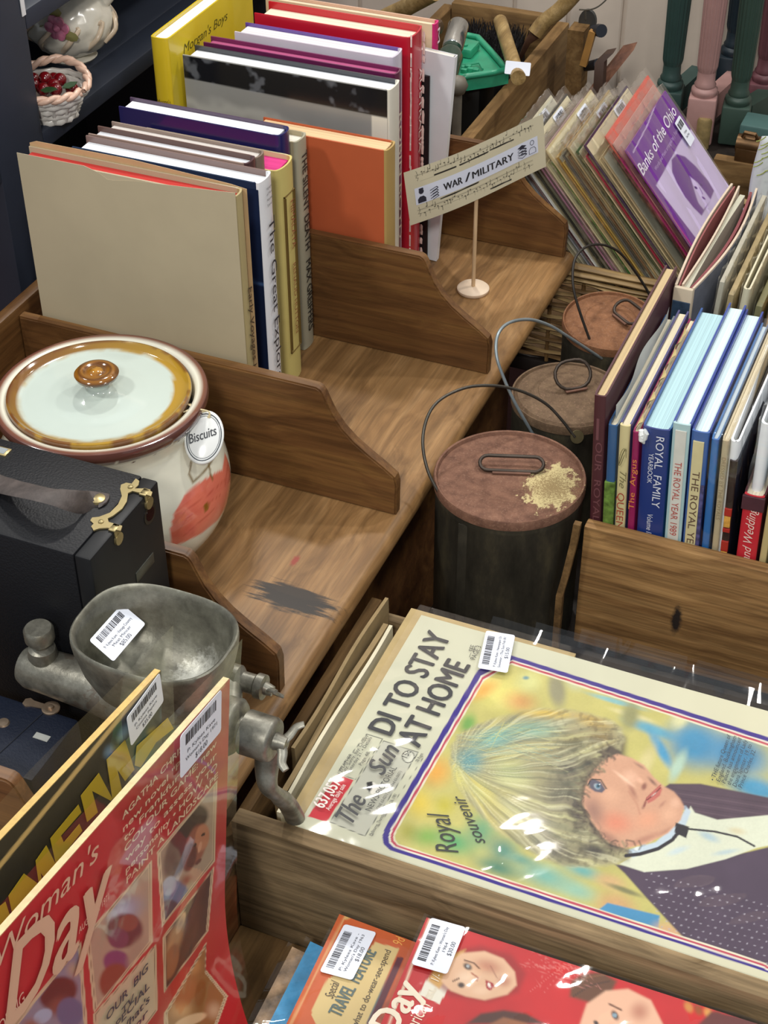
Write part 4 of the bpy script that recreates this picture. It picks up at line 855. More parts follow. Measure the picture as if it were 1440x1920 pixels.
for k in range(40):
    a0 = rr.uniform(0, 1); x0 = 330+rr.random()*120; y0 = 600-rr.random()*120
    A.line([(x0, y0), (x0+70+60*a0, y0-40*a0+20*(1-a0)), (x0+200*a0+120, y0+rr.uniform(-90, 60))], 1.6, rr.choice(['#d8d79c', '#d2c66a', '#4d7f84', '#8fb3a5']), 2, .45*1)
edge_ = [(905, 548), (862, 575), (828, 612), (796, 665), (782, 730), (806, 795), (850, 858), (925, 896), (985, 890)]
for k in range(95):     # loose curls falling over the edge of the face
    f_ = rr.random()*(len(edge_)-1.001); i_ = int(f_); q_ = f_-i_; x0 = edge_[i_][0]*(1-q_)+edge_[i_+1][0]*q_+rr.gauss(-6, 12); y0 = edge_[i_][1]*(1-q_)+edge_[i_+1][1]*q_+rr.gauss(0, 12); a0 = rr.uniform(-.5, 1.3); L_ = rr.uniform(14, 34)
    A.line([(x0-L_*cos(a0), y0-L_*sin(a0)*.8), (x0, y0), (x0+L_*.6*cos(a0+.9), y0+L_*.6*sin(a0+.9))], rr.uniform(3, 8), rr.choice(['#4b423b', '#5d5146', '#7b705c', '#8f8468', '#3d3532', '#6d6350']), 6, rr.uniform(.35, .75))
ribbon = '#2f2b30'
A.line([(935, 918), (985, 912), (1050, 893), (1100, 862), (1138, 815)], 13, ribbon, 4); A.poly([(1112, 800), (1160, 815), (1150, 856), (1108, 836)], ribbon, 4); A.line([(1150, 822), (1250, 832), (1330, 850), (1392, 884)], 7, ribbon, 3)
A.mottle(5, .05, 51); A.mottle(90, .06, 52)
A.C = hold*(1-mk[:, None])+A.C*mk[:, None]
# masthead box, red flash
zx = lambda x, y: ((420+x/2.4828-680)*1.8947, (1120+y/2.4828-1120)*1.8947)
A.poly([zx(*q) for q in ((742, 668), (905, 722), (655, 1112), (492, 1045))], '#b9b9a9', 1.5); bx_ = [zx(*q) for q in ((742, 668), (905, 722), (655, 1112), (492, 1045), (742, 668))]; A.line(bx_, 2, '#55564e', 1.5)
A.line([zx(*q) for q in ((664, 636), (738, 660), (612, 850), (528, 815), (664, 636))], 2, '#55564e', 1.5)
A.poly([zx(*q) for q in ((530, 824), (604, 852), (478, 1045), (390, 1020))], '#c42a35', 2)
cxy = zx(858, 742); dd = np.hypot((A.X-cxy[0]), (A.Y-cxy[1])*1.0); A.put(sst(1.6-np.abs(dd-21)/1.2), '#33342f'); A.put((dd < 19)*1., '#cfcfbf')
A.poly([zx(*q) for q in ((665, 870), (690, 858), (716, 872), (728, 898), (690, 918), (672, 902))], '#e3e0d4', 2); A.ell(*zx(676, 884), 12, 14, '#1f1e1e', 20, .4); A.poly([zx(*q) for q in ((662, 862), (690, 856), (694, 880), (676, 912))], '#22201f', 2)
A.line([zx(690, 1110), zx(935, 735)], 1.2, '#6b6b60', 1.2)
# faint grey crease line drawn into the page colour
A.line([zx(700, 640), zx(960, 60)], 2, '#c2c0a6', 4, .6)
colour(me, A.C); part('front_page', me, paint_mat('newsprint', .75), npg, 0, True)
Zz = lambda x, y: az(420+x/2.4828, 1120+y/2.4828, ZN)
up = (0, 0, 1)
part('headline', letters([('DI TO STAY', Zz(778, 650), Zz(1057, 190), .026, 0, .038), ('AT HOME', Zz(908, 705), Zz(1146, 325), .026, 0, .038)], up, .0022), ink('#26262a'), npg, 0, True)
part('lettering', letters([('\u2014 SEE', Zz(1150, 288), Zz(1172, 232), .0055), ('PAGE 3', Zz(1168, 298), Zz(1198, 236), .0055), ('NEWS-PICTORIAL', Zz(682, 1004), Zz(806, 800), .0062), ('PHONE 63-0211 (Classified 63-0601)', Zz(712, 1010), Zz(828, 818), .0032), ('Melbourne, Thursday, February 26, 1981', Zz(688, 1118), Zz(806, 926), .0034), ('15c', Zz(852, 756), Zz(872, 726), .0065), ('78 Pages', Zz(904, 775), Zz(928, 735), .0035),
     ('City: Sunny. Bay: Choppy', Zz(560, 828), Zz(672, 650), .0036), ('Yesterday 21. \u2022 Details', Zz(580, 832), Zz(690, 660), .0036), ('Page 48.', Zz(640, 790), Zz(682, 726), .0036), ('WEATHER', Zz(545, 822), Zz(600, 738), .0036)], up, .0022), ink('#3a3a38'), npg, 0, True)
part('masthead', letters([('The', Zz(600, 1058), Zz(668, 945), .020, .35, .02), ('Sun', Zz(740, 838), Zz(822, 712), .020, .35, .02)], up, .0022), ink('#3b3b3c'), npg, 0, True)
part('sales_figures', letters([('637,057', Zz(463, 990), Zz(548, 868), .0125, 0, .03), ('Average daily sale', Zz(492, 1000), Zz(568, 882), .005)], up, .0022), ink('#ece4dc'), npg, 0, True)
Zy = lambda x, y: az(680+x/1.8947, 1120+y/1.8947, ZN)
part('caption_script', letters([('Royal', Zz(1092, 1195), Zz(1040, 1000), .0205, .4), ('souvenir', Zz(1218, 1150), Zz(1112, 925), .0125, .4)], up, .0024), ink('#22251f'), npg, 0, True)
cap = [('\u2022 THE future Queen of', 1248, 658, 1308, 495), ('England. Buckingham', 1268, 662, 1328, 500), ('Palace has announced', 1287, 668, 1346, 506), ('the engagement of Lady', 1306, 673, 1366, 514), ('Diana Spencer, 19, to', 1326, 680, 1382, 530), ('Prince Charles, 32.', 1346, 684, 1396, 550)]
part('caption', letters([(q[0], Zy(*q[1:3]), Zy(*q[3:5]), .0042, .2) for q in cap], up, .0024), ink('#1d2a38'), npg, 0, True)
fm_ = B(); fm_.grid((Xn0-.006, Yn0-.0015, ZN+.0048), (Xn1-Xn0+.02, 0, 0), (0, Yn1-Yn0+.012, 0), 90, 70, lambda u, v: (.07+.9*math.exp(-((u-.1)/.07)**2-((v-.28)/.2)**2)+1.0*math.exp(-((u-.40)/.035)**2-((v-.09)/.10)**2)+1.3*math.exp(-((u-.78)/.10)**2-((v-.18)/.14)**2))*(.0009*sin(u*37+3*v)+.0008*sin(v*25+u*13)+.0005*sin(u*80-v*60)))
part('plastic_sleeve', fm_, FILM, npg, 60, True)
fb = B()
rnd = random.Random(8)
for k in range(3):
    y0 = Yn1+.004+.004*k; fb.grid((-.40+.05*k, y0, ZN-.004+.004*k), (.42, 0, 0), (0, .018-.003*k, .010+.004*k), 80, 6, lambda u, v, s=k: .0016*sin(u*34+s)*v+.0007*sin(u*75+s*2))
part('sleeve_edge', fb, FILM, npg, 60, True)
P0 = Zy(438, 133); P1 = Zy(541, 150); P2 = Zy(408, 266)
sticker(npg, P2+Vector((0, 0, .0062)), P0-P2, P1-P0, (P0-P2).length, (P1-P0).length, ['P: Kylees Kave - Newspaper Di', 'Souvenir - The Sun Feb 81', '$15.00'], up)
# ------------------------------------------------------------------ stack of magazines in front of the cross board
def mag(name, label, o, u, v, h, front, edge='#d9cba9', grp='magazines stacked in front of the cross board', cat='magazine'):
    o, u, v = Vector(o), Vector(u), Vector(v); n = u.cross(v).normalized(); n = n if n.z > 0 else -n
    t = thing(name, label, cat, tuple(o+u/2+v/2-n*h), group=grp)
    b = B(); ul, vl = u.length, v.length; b.prism([(0, 0), (ul, 0), (ul, vl), (0, vl)], o-n*h, u.normalized(), v.normalized(), n*(h-.0003)); part('pages', b, pages_mat(edge, 2), t, 0, True)
    return t, o, u, v, n
zm = .565
O = ay(800, 1720, .868); sl = Vector((.004, -.27, -.025))
wd, o, u, v, n = mag('magazine', 'red women\'s magazine in plastic with two smiling cover faces, topmost by the cross board', O, (.40, 0, .010), sl, .006, None)
me, P = sheet_mesh(o, u, v, 300, 240); px, py = prj(P); X, Y = (px-420)*1.4118, (py-1500)*1.4118
A = Art(X, Y, '#b81a1c'); A.mottle(50, .10, 3); A.line([(556, 300), (440, 600)], 10, '#d8b8a0', 6, .0)
A.poly([(540, 470), (600, 490), (570, 540), (515, 515)], '#e0dccb', 2)
# first face
F1 = [(575, 480), (592, 430), (630, 405), (690, 400), (740, 420), (770, 455), (775, 490), (750, 515), (690, 530), (640, 520), (600, 505)]
A.poly([(535, 470), (560, 440), (600, 400), (680, 385), (760, 410), (800, 460), (780, 510), (700, 535), (600, 520)], '#8c1a18', 20, .7)
A.poly([(540, 478), (560, 440), (600, 410), (640, 395), (620, 430), (590, 470), (570, 500)], '#c79a55', 10)
A.poly(F1, '#d9b08e', 8); A.ell(700, 440, 60, 30, '#b5735a', 15, 1, .8); A.ell(640, 470, 40, 30, '#e6c6a8', 0, 1); A.ell(742, 480, 30, 25, '#a8604a', 0, 1, .7); A.ell(680, 505, 40, 20, '#e3bf9f', 0, 1)
A.ell(645, 441, 17, 11, '#4d3b34', 30, .6); A.ell(646, 440, 6, 6, '#cfd6d8', 0, .5, .6); A.ell(628, 490, 13, 10, '#4d3b34', 10, .6); A.line([(636, 424), (662, 432), (676, 446)], 4, '#6b4530', 3); A.line([(606, 480), (622, 472)], 4, '#6b4530', 3); A.line([(655, 458), (672, 470), (668, 478)], 4, '#a8654e', 3); A.poly([(692, 476), (712, 484), (716, 494), (704, 505), (694, 498)], '#a22c2e', 3); A.ell(702, 490, 5, 9, '#f0e6dc', -20, .5); A.line([(706, 440), (722, 470)], 3, '#8a4c3c', 4, .6)
# second figure below
A.poly([(640, 593), (680, 565), (740, 556), (800, 565), (850, 593)], '#4b2a20', 12); A.poly([(690, 600), (740, 575), (800, 590), (830, 610)], '#8d5a3c', 10)
A.poly([(915, 520), (920, 480), (950, 460), (1000, 455), (1040, 480), (1020, 520), (980, 540)], '#5f3a22', 14); A.poly([(940, 600), (960, 540), (1010, 505), (1070, 500), (1130, 530), (1165, 600)], '#d7a98c', 10); A.ell(1035, 570, 20, 12, '#3b2f2f', 60, .7); A.ell(1034, 570, 8, 8, '#7c93a0', 0, .5); A.ell(985, 590, 12, 8, '#3b2f2f', 40, .7); A.line([(1020, 540), (1052, 556)], 5, '#6b4432', 4); A.ell(1100, 560, 40, 40, '#a86a54', 0, 1, .8); A.line([(920, 500), (960, 470), (1010, 462)], 3, '#7d5030', 3); A.line([(925, 520), (970, 490), (1020, 480)], 3, '#3c2416', 3)
for k in range(4): A.ell(1230+k*26, 548+k*8, 16, 24, ['#c08a3c', '#7d4a1c', '#c9974a', '#5e3212'][k], -30, .8, .8)
A.poly([(1250, 600), (1290, 560), (1400, 580), (1440, 610)], '#5d2420', 12)
for k in range(26): r5 = random.Random(k); A.line([(760+r5.random()*200, 390+r5.random()*60), (800+r5.random()*260, 430+r5.random()*80)], 1, '#d98f86', 1.2, .35)
A.line([(556, 296), (1460, 585)], 5, '#e0a48f', 3, .7); A.line([(552, 300), (430, 610)], 7, '#dfd0b5', 3, .8)
colour(me, A.C); part('cover', me, paint_mat('magazine_cover', .4), wd, 0, True)
Zw = lambda x, y: apl(420+x/1.4118, 1500+y/1.4118, o, n)
part('lettering', letters([('Day', Zw(452, 625), Zw(525, 500), .026, 0, .04), ('American', Zw(488, 650), Zw(545, 545), .012, 0, .0), ("PRICE", Zw(540, 525), Zw(552, 503), .003), ('AUSTRALIA', Zw(549, 530), Zw(566, 498), .003), ('1/-', Zw(568, 482), Zw(577, 466), .008)], n, .0006), ink('#e9ddc6'), wd, 0, True)
fb = B(); fb.grid(o-u*.008-v*.01+n*.0016, u*1.01, v*1.02, 60, 40, lambda a, c: .0012*sin(a*41+c*9)+.0008*sin(c*33+a*20)); part('plastic_sleeve', fb, FILM, wd, 60, True)
Q0 = Zw(548, 317); Q1 = Zw(641, 343); Q2 = Zw(496, 440); sticker(wd, Q2+n*.0036, Q0-Q2, Q1-Q0, (Q0-Q2).length, (Q1-Q0).length, ["P: Kylees Kave - Woman's Day", '1964', '$30.00'], n)
O2 = ay(640, 1715, .868)+Vector((-.002, 0, 0)); om, o, u, v, n = mag('magazine', 'orange magazine with a cream TRAVEL FEATURE panel, partly under the red one', O2, (.30, 0, -.012), (.003, -.27, -.022), .005, None)
me, P = sheet_mesh(o, u, v, 200, 200); px, py = prj(P); X, Y = (px-420)*3, (py-1660)*3
A = Art(X, Y, '#c05a2c'); A.mottle(60, .08, 8); A.poly([(680, 470), (760, 420), (850, 320), (985, 355), (800, 790), (700, 900), (530, 800), (490, 730), (500, 680), (580, 530)], '#cdb57c', 4); A.poly([(690, 150), (720, 170), (700, 190), (672, 195)], '#c9a566', 6); A.poly([(975, 400), (1010, 410), (840, 790), (800, 780)], '#5d2430', 3)
A.line([(985, 360), (800, 790)], 3, '#5d6a6a', 3); A.line([(690, 155), (370, 790)], 12, '#d2a06a', 6, .8)
colour(me, A.C); part('cover', me, paint_mat('magazine_cover', .4), om, 0, True)
Zo = lambda x, y: apl(420+x/3, 1660+y/3, o, n)
part('lettering', letters([('TRAVEL  FEATURE', Zo(655, 745), Zo(858, 378), .0125, 0, .03)], n, .0006), ink('#5b6a66'), om, 0, True)
part('small_lettering', letters([('Special', Zo(612, 640), Zo(652, 548), .0085, .3), ('what to do-wear-see-spend', Zo(748, 800), Zo(940, 372), .0062)], n, .0006), ink('#4b4034'), om, 0, True)
part('price_lettering', letters([('9d', Zo(1000, 345), Zo(1020, 308), .010)], n, .0006), ink('#e0a04c'), om, 0, True)
Q0 = Zo(678, 225); Q1 = Zo(858, 272); Q2 = Zo(538, 492); sticker(om, Q2+n*.0022, Q0-Q2, Q1-Q0, (Q0-Q2).length, (Q1-Q0).length, ["P: Kylees Kave -", "Woman's Day 1963", '$18.00'], n)
fb = B(); fb.grid(o-u*.01-v*.01+n*.0012, u*1.01, v*1.02, 40, 40, lambda a, c: .0006*sin(a*31+c*9)+.0004*sin(c*33+a*20)); part('plastic_sleeve', fb, FILM_FLAT, om, 60, True)
O3 = ay(582, 1765, .862); bm3, o, u, v, n = mag('magazine', 'light blue magazine in a crinkled sleeve, left of the orange one', O3, (.12, 0, -.02), (.0, -.26, -.022), .005, None)
b = B(); b.grid(o, u, v, 2, 2); part('cover', b, plain('#3f8fc0', .4, var=.25, ns=60), bm3, 0, True)
fb = B(); fb.grid(o-u*.05-v*.01+n*.0016, u*1.01, v*1.02, 30, 60, lambda a, c: .0016*sin(a*21+c*39)+.0012*sin(c*63+a*20)); part('plastic_sleeve', fb, FILM, bm3, 60, True)
sticker(bm3, o+u*.16-v*0+v*.10+n*.0034, -v, u, .05, .035, [], n)
O4 = ay(548, 1775, .858); bm4, o, u, v, n = mag('magazine', 'brown patterned magazine, leftmost of the stack below the cross board', O4, (.11, 0, -.02), (.0, -.26, -.022), .004, None)
b = B(); b.grid(o, u, v, 2, 2); part('cover', b, plain('#9a7f63', .45, var=.65, ns=55), bm4, 0, True)
fb = B(); fb.grid(o-u*.05-v*.01+n*.0014, u*1.01, v*1.02, 30, 60, lambda a, c: .0012*sin(a*21+c*39)+.0008*sin(c*63+a*20)); part('plastic_sleeve', fb, FILM, bm4, 60, True)
sticker(bm4, o+u*.25+v*.16+n*.0032, -v, u, .045, .03, [], n)
paper_stack('pile of older magazines lying beneath the red one in the near compartment', (-.40, .60, TZ+.0135), (.10, .862, .515), NP, 'magazine', 'magazines stacked in front of the cross board', n=14, wav=.0006, tilt=radians(0))
# ------------------------------------------------------------------ upright magazines at the left (planes facing right)
def upmag(label, X0, TR, TLdir, W_, H_, drawfn, zoomoff, sc, flare, edge='#d8c596'):
    """cover sheet on an upright plane facing +X; TR top right corner, u runs from the right edge towards the viewer"""
    t = thing('magazine', label, 'magazine', (X0, TR[1]-W_/2, TR[2]-H_), group='magazines standing upright in clear sleeves')
    u = Vector((0, -TLdir[0], TLdir[1])).normalized(); v = Vector((0, -u.z, u.y)) if False else Vector((0, -abs(u.z), -abs(u.y)))
    o = Vector(TR)+u*W_     # page top-left as the reader sees it
    me, P = sheet_mesh(o, -u*W_, v*H_, 260, 300)
    I = np.tile(np.arange(261)/260, 301); J = np.repeat(np.arange(301)/300, 261)
    P[:, 0] += flare(I, J); me.vertices.foreach_set('co', P.astype('f').ravel()); px, py = prj(P)
    A = drawfn((px-zoomoff[0])*sc, (py-zoomoff[1])*sc); colour(me, A.C)
    part('cover', me, paint_mat('magazine_cover', .35), t, 0, True)
    n_ = 16
    b = B()
    rings = []
    for j in range(n_+1):
        row = []
        for (i, dx) in [(k/14, -.0006) for k in range(15)]+[(1-k/14, -.0055) for k in range(15)]:
            p = o-u*W_*i+v*H_*(j/n_); p.x += float(flare(np.array([float(i)]), np.array([j/n_]))[0])+dx; row.append(p)
        rings.append(row)
    b.rings(rings); part('pages', b, plain(edge, .7, var=.12, ns=200), t, 30, True)
    return t, o, u, v
FL = lambda I, J: .055*np.clip((J-.48)/.52, 0, 1)**2*I**2
def redart(X, Y):
    A = Art(X, Y, '#b01e24'); A.mottle(120, .08, 2)
    CR = '#cdbb95'
    def frame(q, inn):
        A.poly(q, CR, 2); c = np.mean(q, 0); q2 = [(c[0]+(x-c[0])*.93, c[1]+(y-c[1])*.95) for x, y in q]; A.line(q2+[q2[0]], 3, '#4b4536', 2, .8); q3 = [(c[0]+(x-c[0])*.88, c[1]+(y-c[1])*.91) for x, y in q]; A.poly(q3, inn, 2); return q3
    A.line([(-50, 1420), (1150, 176)], 16, '#cfa574', 6, .9)
    a = frame([(806, 1036), (1117, 668), (1106, 1080), (832, 1424)], '#a8977c')
    m0 = sst(A.sd(a)/3)
    def pe(cx, cy, rx, ry, h, rot=0, soft=.28, al=1):
        c, q = cos(radians(rot)), sin(radians(rot)); x, y = X-cx, Y-cy; d = np.hypot((x*c+y*q)/rx, (-x*q+y*c)/ry); A.put(sst((1-d)/soft)*m0*al, h)
    pe(860, 1120, 60, 200, '#8d7c66', 10); pe(930, 1010, 75, 200, '#1f1714', 22); pe(985, 870, 110, 75, '#1f1714', -38); pe(1008, 1000, 58, 125, '#8f5038', 14); pe(1040, 960, 42, 80, '#b87a55', 8); pe(975, 1060, 40, 90, '#5b2c22', 12); pe(1045, 945, 14, 8, '#2a1a15', -40); pe(1000, 1000, 16, 9, '#2a1a15', -40); pe(1028, 1010, 10, 34, '#d19a74', 15); pe(1020, 1085, 26, 10, '#5d2620', -45); pe(900, 1260, 80, 90, '#4f7496', 20); pe(870, 1210, 40, 60, '#9fb0bd', 20); pe(870, 1340, 70, 70, '#26384a', 0); pe(960, 1180, 50, 40, '#7f4834', -30, 1)
    a = frame([(440, 1462), (782, 1076), (786, 1500), (482, 1862)], '#a9987f'); m0 = sst(A.sd(a)/3)
    pe(640, 1330, 150, 110, '#8fa0b8', -30, 1); pe(620, 1350, 90, 60, '#b9c6d6', -30, .8, .7); pe(640, 1440, 110, 100, '#3d2530', -20); pe(660, 1400, 60, 50, '#7a4638', -20); pe(610, 1480, 60, 60, '#5d3552', 0); pe(600, 1600, 80, 70, '#6d3a6a', 10); pe(590, 1700, 90, 110, '#7a3c28', 20); pe(700, 1560, 60, 130, '#a08f78', 20, .8); pe(690, 1220, 60, 60, '#b5a68c', 0, 1)
    a = frame([(836, 1474), (1102, 1108), (1072, 1442), (842, 1764)], '#2a2522'); m0 = sst(A.sd(a)/3)
    pe(1010, 1290, 110, 170, '#171412', 20); pe(900, 1480, 50, 160, '#b18a5c', 20, .7); pe(880, 1600, 40, 110, '#8d5f3c', 15); pe(930, 1400, 18, 70, '#d2b183', 20); pe(930, 1400, 60, 60, '#3b5a70', 0, 1, .5)
    a = frame([(478, 1872), (803, 1506), (812, 1846), (700, 2000), (500, 2100)], '#c9bb98')
    a = frame([(60, 1930), (416, 1498), (440, 1800), (466, 2100), (60, 2200)], '#7c8494'); m0 = sst(A.sd(a)/3)
    pe(300, 1760, 120, 90, '#2c1d1c', -30); pe(300, 1830, 90, 70, '#6e4536', -30, .8); pe(360, 1860, 80, 90, '#2f5f86', 0); pe(220, 1880, 60, 40, '#9fb2c9', -30); pe(160, 1930, 80, 60, '#8a5d46', 0, 1); pe(380, 1640, 60, 60, '#b09a80', -30, 1)
    a = frame([(842, 1868), (1062, 1496), (1058, 1640), (1172, 1776), (1090, 2000), (850, 2100)], '#8f6436'); m0 = sst(A.sd(a)/3)
    pe(960, 1750, 90, 120, '#a0683c', 20, .8); pe(930, 1850, 90, 70, '#c99a60', 0, 1); pe(900, 1740, 20, 90, '#5d351c', 20); pe(1030, 1760, 30, 80, '#8a5526', 10); pe(980, 1900, 100, 30, '#d8b68a', -20); pe(1000, 1620, 50, 70, '#c08d54', 10, 1); pe(1100, 1850, 60, 70, '#c0a07c', 10, 1)
    A.poly([(985, 560), (1060, 590), (1110, 640), (1105, 610), (1040, 560), (1000, 530)], '#a53aa0', 10, .7)
    return A
rm, o, u, v = upmag('red magazine of TV faces standing upright in a glossy sleeve at the left', -.4405, (-.4405, .747, .945), (.98, .182), .33, .42, redart, (0, 1220), 2.7426, FL)
Xr = lambda x, y, d=0: ax(x/2.7426, 1220+y/2.7426, -.4402+d)
nx = (1, 0, 0)
L = [(t_, 622+3.5*k, (868, 932, 984, 1036, 1090, 1144, 1196)[k], xe) for k, (t_, xe) in enumerate((("AGATHA CHRISTIE'S", 1010), ('new novel "Passenger', 1098), ('to Frankfurt" \u2022 THE', 1103), ('COLOUR GAME: new', 1105), ('way to assess your', 1106), ('personality \u2022 HOW TO', 1108), ('PAINT A LANDSCAPE', 1112)))]
L = [(q[0], q[1], q[2], q[3], q[2]-1.165*(q[3]-q[1])) for q in L]
part('lettering', letters([(q[0], Xr(q[1], q[2]), Xr(q[3], q[4]), .0056, 0, .03) for q in L], nx, .0012), ink('#dcc9a4'), rm, 0, True)
part('masthead', letters([("Woman's", Xr(-30, 1640), Xr(500, 1060), .017, .2, 0), ('Day', Xr(20, 1960), Xr(560, 1340), .060, .25, .03)], nx, .0012), ink('#d6b796'), rm, 0, True)
part('date_lettering', letters([('AUGUST 2, 1971', Xr(398, 1455), Xr(552, 1275), .0055), ('YOUNG', Xr(-40, 2010), Xr(120, 1800), .010)], nx, .0012), ink('#d9b9a0'), rm, 0, True)
part('box_lettering', letters([('OUR  BIG', Xr(540, 1905), Xr(752, 1640), .0078, 0, .03), ('TV', Xr(618, 1880), Xr(680, 1800), .0078, 0, .03), ('SPECIAL', Xr(560, 1985), Xr(760, 1730), .0078, 0, .03), ("What's", Xr(590, 2010), Xr(760, 1800), .0078, 0, .03), ('for', Xr(660, 1985), Xr(752, 1870), .0078, 0, .03)], nx, .0012), ink('#26324a'), rm, 0, True)
def sleeve_up(t, o, u, v, W_, H_, X0, fl, ext=.03, seed=1):
    b = B(); nu, nv = 70, 70; rows = []
    for j in range(nv+1):
        row = []
        for i in range(nu+1):
            I, J = i/nu, j/nv; p = o+u*.006-u*(W_+.018)*I+v*((H_+ext)*J-ext); jj = max(0, ((H_+ext)*J-ext)/H_)
            p.x += float(fl(np.array([min(1., I)]), np.array([min(1., jj)]))[0])+.0035+.0013*sin(I*15+J*7+seed)*(.3+.9*J)+.0006*sin(J*23+I*9); row.append(p)
        rows.append(row)
    b.rings(rows, closed=False); part('plastic_sleeve', b, FILM_FLAT, t, 60, True)
sleeve_up(rm, o, u, v, .33, .42, 0, FL)
nst = Vector((1, 0, 0)); Q0 = Xr(1138, 196, .006); Q1 = Xr(1145, 335, .006); Q2 = Xr(926, 440, .006); uu = Q0-Q2
vv = Vector((0, -uu.normalized().z, uu.normalized().y)); vv = vv if vv.z < 0 else -vv
sticker(rm, Q2, uu, vv, uu.length, uu.length*.62, ['P: Kylees Kave', "Woman's Day 1971", '$18.00'], nx)
def yelart(X, Y):
    A = Art(X, Y, '#15181c'); A.mottle(80, .3, 4)
    A.line([(-60, 1180), (820, 92)], 22, '#d8b878', 8, .95)
    A.ell(640, 420, 40, 80, '#8fb0c4', 30, 1, .9); A.ell(560, 520, 40, 60, '#5d86a8', 20, 1, .9); A.ell(860, 330, 50, 90, '#5f7f92', 0, 1, .9); A.poly([(700, 500), (860, 400), (700, 700), (660, 620)], '#14171a', 8); A.ell(800, 430, 60, 50, '#b99f22', 20, 1, .8)
    return A
ZF = lambda I, J: 0*I
ym, o, u, v = upmag('black magazine with huge yellow capital letters standing behind the red one', -.492, (-.492, .735, .945), (.985, .17), .32, .42, yelart, (0, 1220), 2.7426, ZF, '#d2b06a')
Xq = lambda x, y: ax(x/2.7426, 1220+y/2.7426, -.4917)
yl = [[(545, 560), (640, 460), (690, 600), (560, 740), (500, 640), (440, 830), (412, 720)], ]
YEL = ink('#b9a01a'); V = B()
def qpoly(pts): V.rings([[Xq(*p)+Vector((.0004, 0, 0)) for p in pts], [Xq(*p)+Vector((.0006, 0, 0)) for p in pts]])
# big block capitals read along the top edge: C I N E M A, each drawn as strokes on the cover
qpoly([(412, 745), (505, 628), (575, 760), (545, 560), (640, 458), (688, 610), (640, 670), (600, 610), (625, 720), (565, 770), (470, 720), (500, 830), (445, 880)])
qpoly([(700, 490), (860, 345), (890, 400), (800, 470), (720, 600), (690, 590)])
qpoly([(255, 965), (400, 790), (415, 830), (310, 950), (325, 985), (405, 890), (420, 925), (345, 1020), (358, 1060), (440, 955), (450, 985), (345, 1130), (285, 1100)])
qpoly([(180, 1080), (235, 1000), (290, 1110), (235, 1180), (205, 1140), (215, 1200), (200, 1220)])
qpoly([(40, 1260), (120, 1145), (190, 1195), (165, 1235), (60, 1350)])
qpoly([(-40, 1340), (25, 1290), (50, 1370), (-40, 1450)])
part('lettering', V, YEL, ym, 0, True)
sleeve_up(ym, o, u, v, .32, .42, 0, ZF, .035, 4)
Xq2 = lambda x, y: ax(x/2.7426, 1220+y/2.7426, -.4865)
Q0 = Xq2(820, 112); Q2 = Xq2(650, 345); uu = Q0-Q2; vv = Vector((0, -uu.normalized().z, uu.normalized().y)); vv = vv if vv.z < 0 else -vv
sticker(ym, Q2, uu, vv, uu.length, uu.length*.62, ['P: Kylees Kave', 'Cinema Papers', '$35.00'], nx)
# ------------------------------------------------------------------ crate of royal books
CB = .437
boards('book_crate', 'warm brown wooden crate holding the royal annuals and albums', [
    ((-.345, 1.4076, CB+.0005), (.16, 1.4245, .6185), WOODCRATE2, 'front_board'), ((-.345, 1.425, CB+.0005), (-.336+.0, 1.97, .56), WOODSIDE, 'side_board'), ((.148, 1.425, CB+.0005), (.16, 1.97, .6), WOODSIDE, 'side_board'),
    ((-.3355, 1.958, CB+.0005), (.1475, 1.97, .6), WOODCRATE2, 'end_board'), ((-.3355, 1.425, CB+.0005), (.1475, 1.9575, CB+.0125), WOODSIDE, 'bottom_board')], (-.09, 1.69, CB))
ct = thing('wooden_stand', 'low dark board raising the book crate above the table', 'stand', (-.09, 1.69, TZ)); b = B(); b.box((-.34, 1.42, TZ+.0006), (.15, 1.96, CB), .002); part('board', b, DARKT, ct, 0, True)
st_ = thing('wood_strip', 'narrow pale wood strip leaning between the nearest can and the book crate', 'strip', (-.36, 1.39, TZ))
b = B(); p0, p1 = Vector((-.3535, 1.403, .585)), Vector((-.3535, 1.372, .497)); pts = [ay(1092, 945, 1.40), ay(1078, 985, 1.398), ay(1068, 1060, 1.39), ay(1052, 1108, 1.384)]
b.rings([[p+Vector((dx, dy, 0)) for dx, dy in ((-.004, -.004), (.004, -.004), (.004, .004), (-.004, .004))] for p in [Vector((-.3505, 1.399, .628)), Vector((-.3525, 1.399, .600)), Vector((-.358, 1.396, .55)), Vector((-.362, 1.392, .52)), Vector((-.362, 1.392, TZ+.001))]]); part('strip', b, WOODSIDE, st_, 0, True)
GR = 'royal books standing in the front row of the book crate'
LEAN = -.047
def rbook(label, x61, t, top, front, spine=None, back=None, pages='#e6e0d0', depth=.255, y=1.4275, group=GR, lean=LEAN, zb=None, **k):
    zb = CB+.0135 if zb is None else zb
    x = x61-(.61-zb)*math.tan(lean)
    return hbook(label, (x, y, zb), (0, lean, 0), t, depth, (top-zb)/cos(lean), front, spine, back, pages, group, **k)
def stext(bk, name, lines, off, col):
    part(name, letters(lines, (0, -1, 0), off), ink(col), bk, 0)
H0 = CB+.0135
def zl(z): return (z-H0)/cos(LEAN)
bk = rbook('tall maroon album lettered OUR ROYAL at the left end of the book crate', -.3445, .0145, .787, '#4f2c33', '#482027', '#4c2a31', '#cbb389', depth=.30, rounded=.1, inset=.003, gloss=.5)
stext(bk, 'lettering', [('OUR  ROYAL  FAMILY', (.0045, 0, zl(.725)), (.0045, 0, zl(.54)), .0075)], .0006, '#6b4045')
stext(bk, 'spine_tool', [('I', (.0045, 0, zl(.757)), (.0045, 0, zl(.728)), .003)], .0006, '#6b4045')
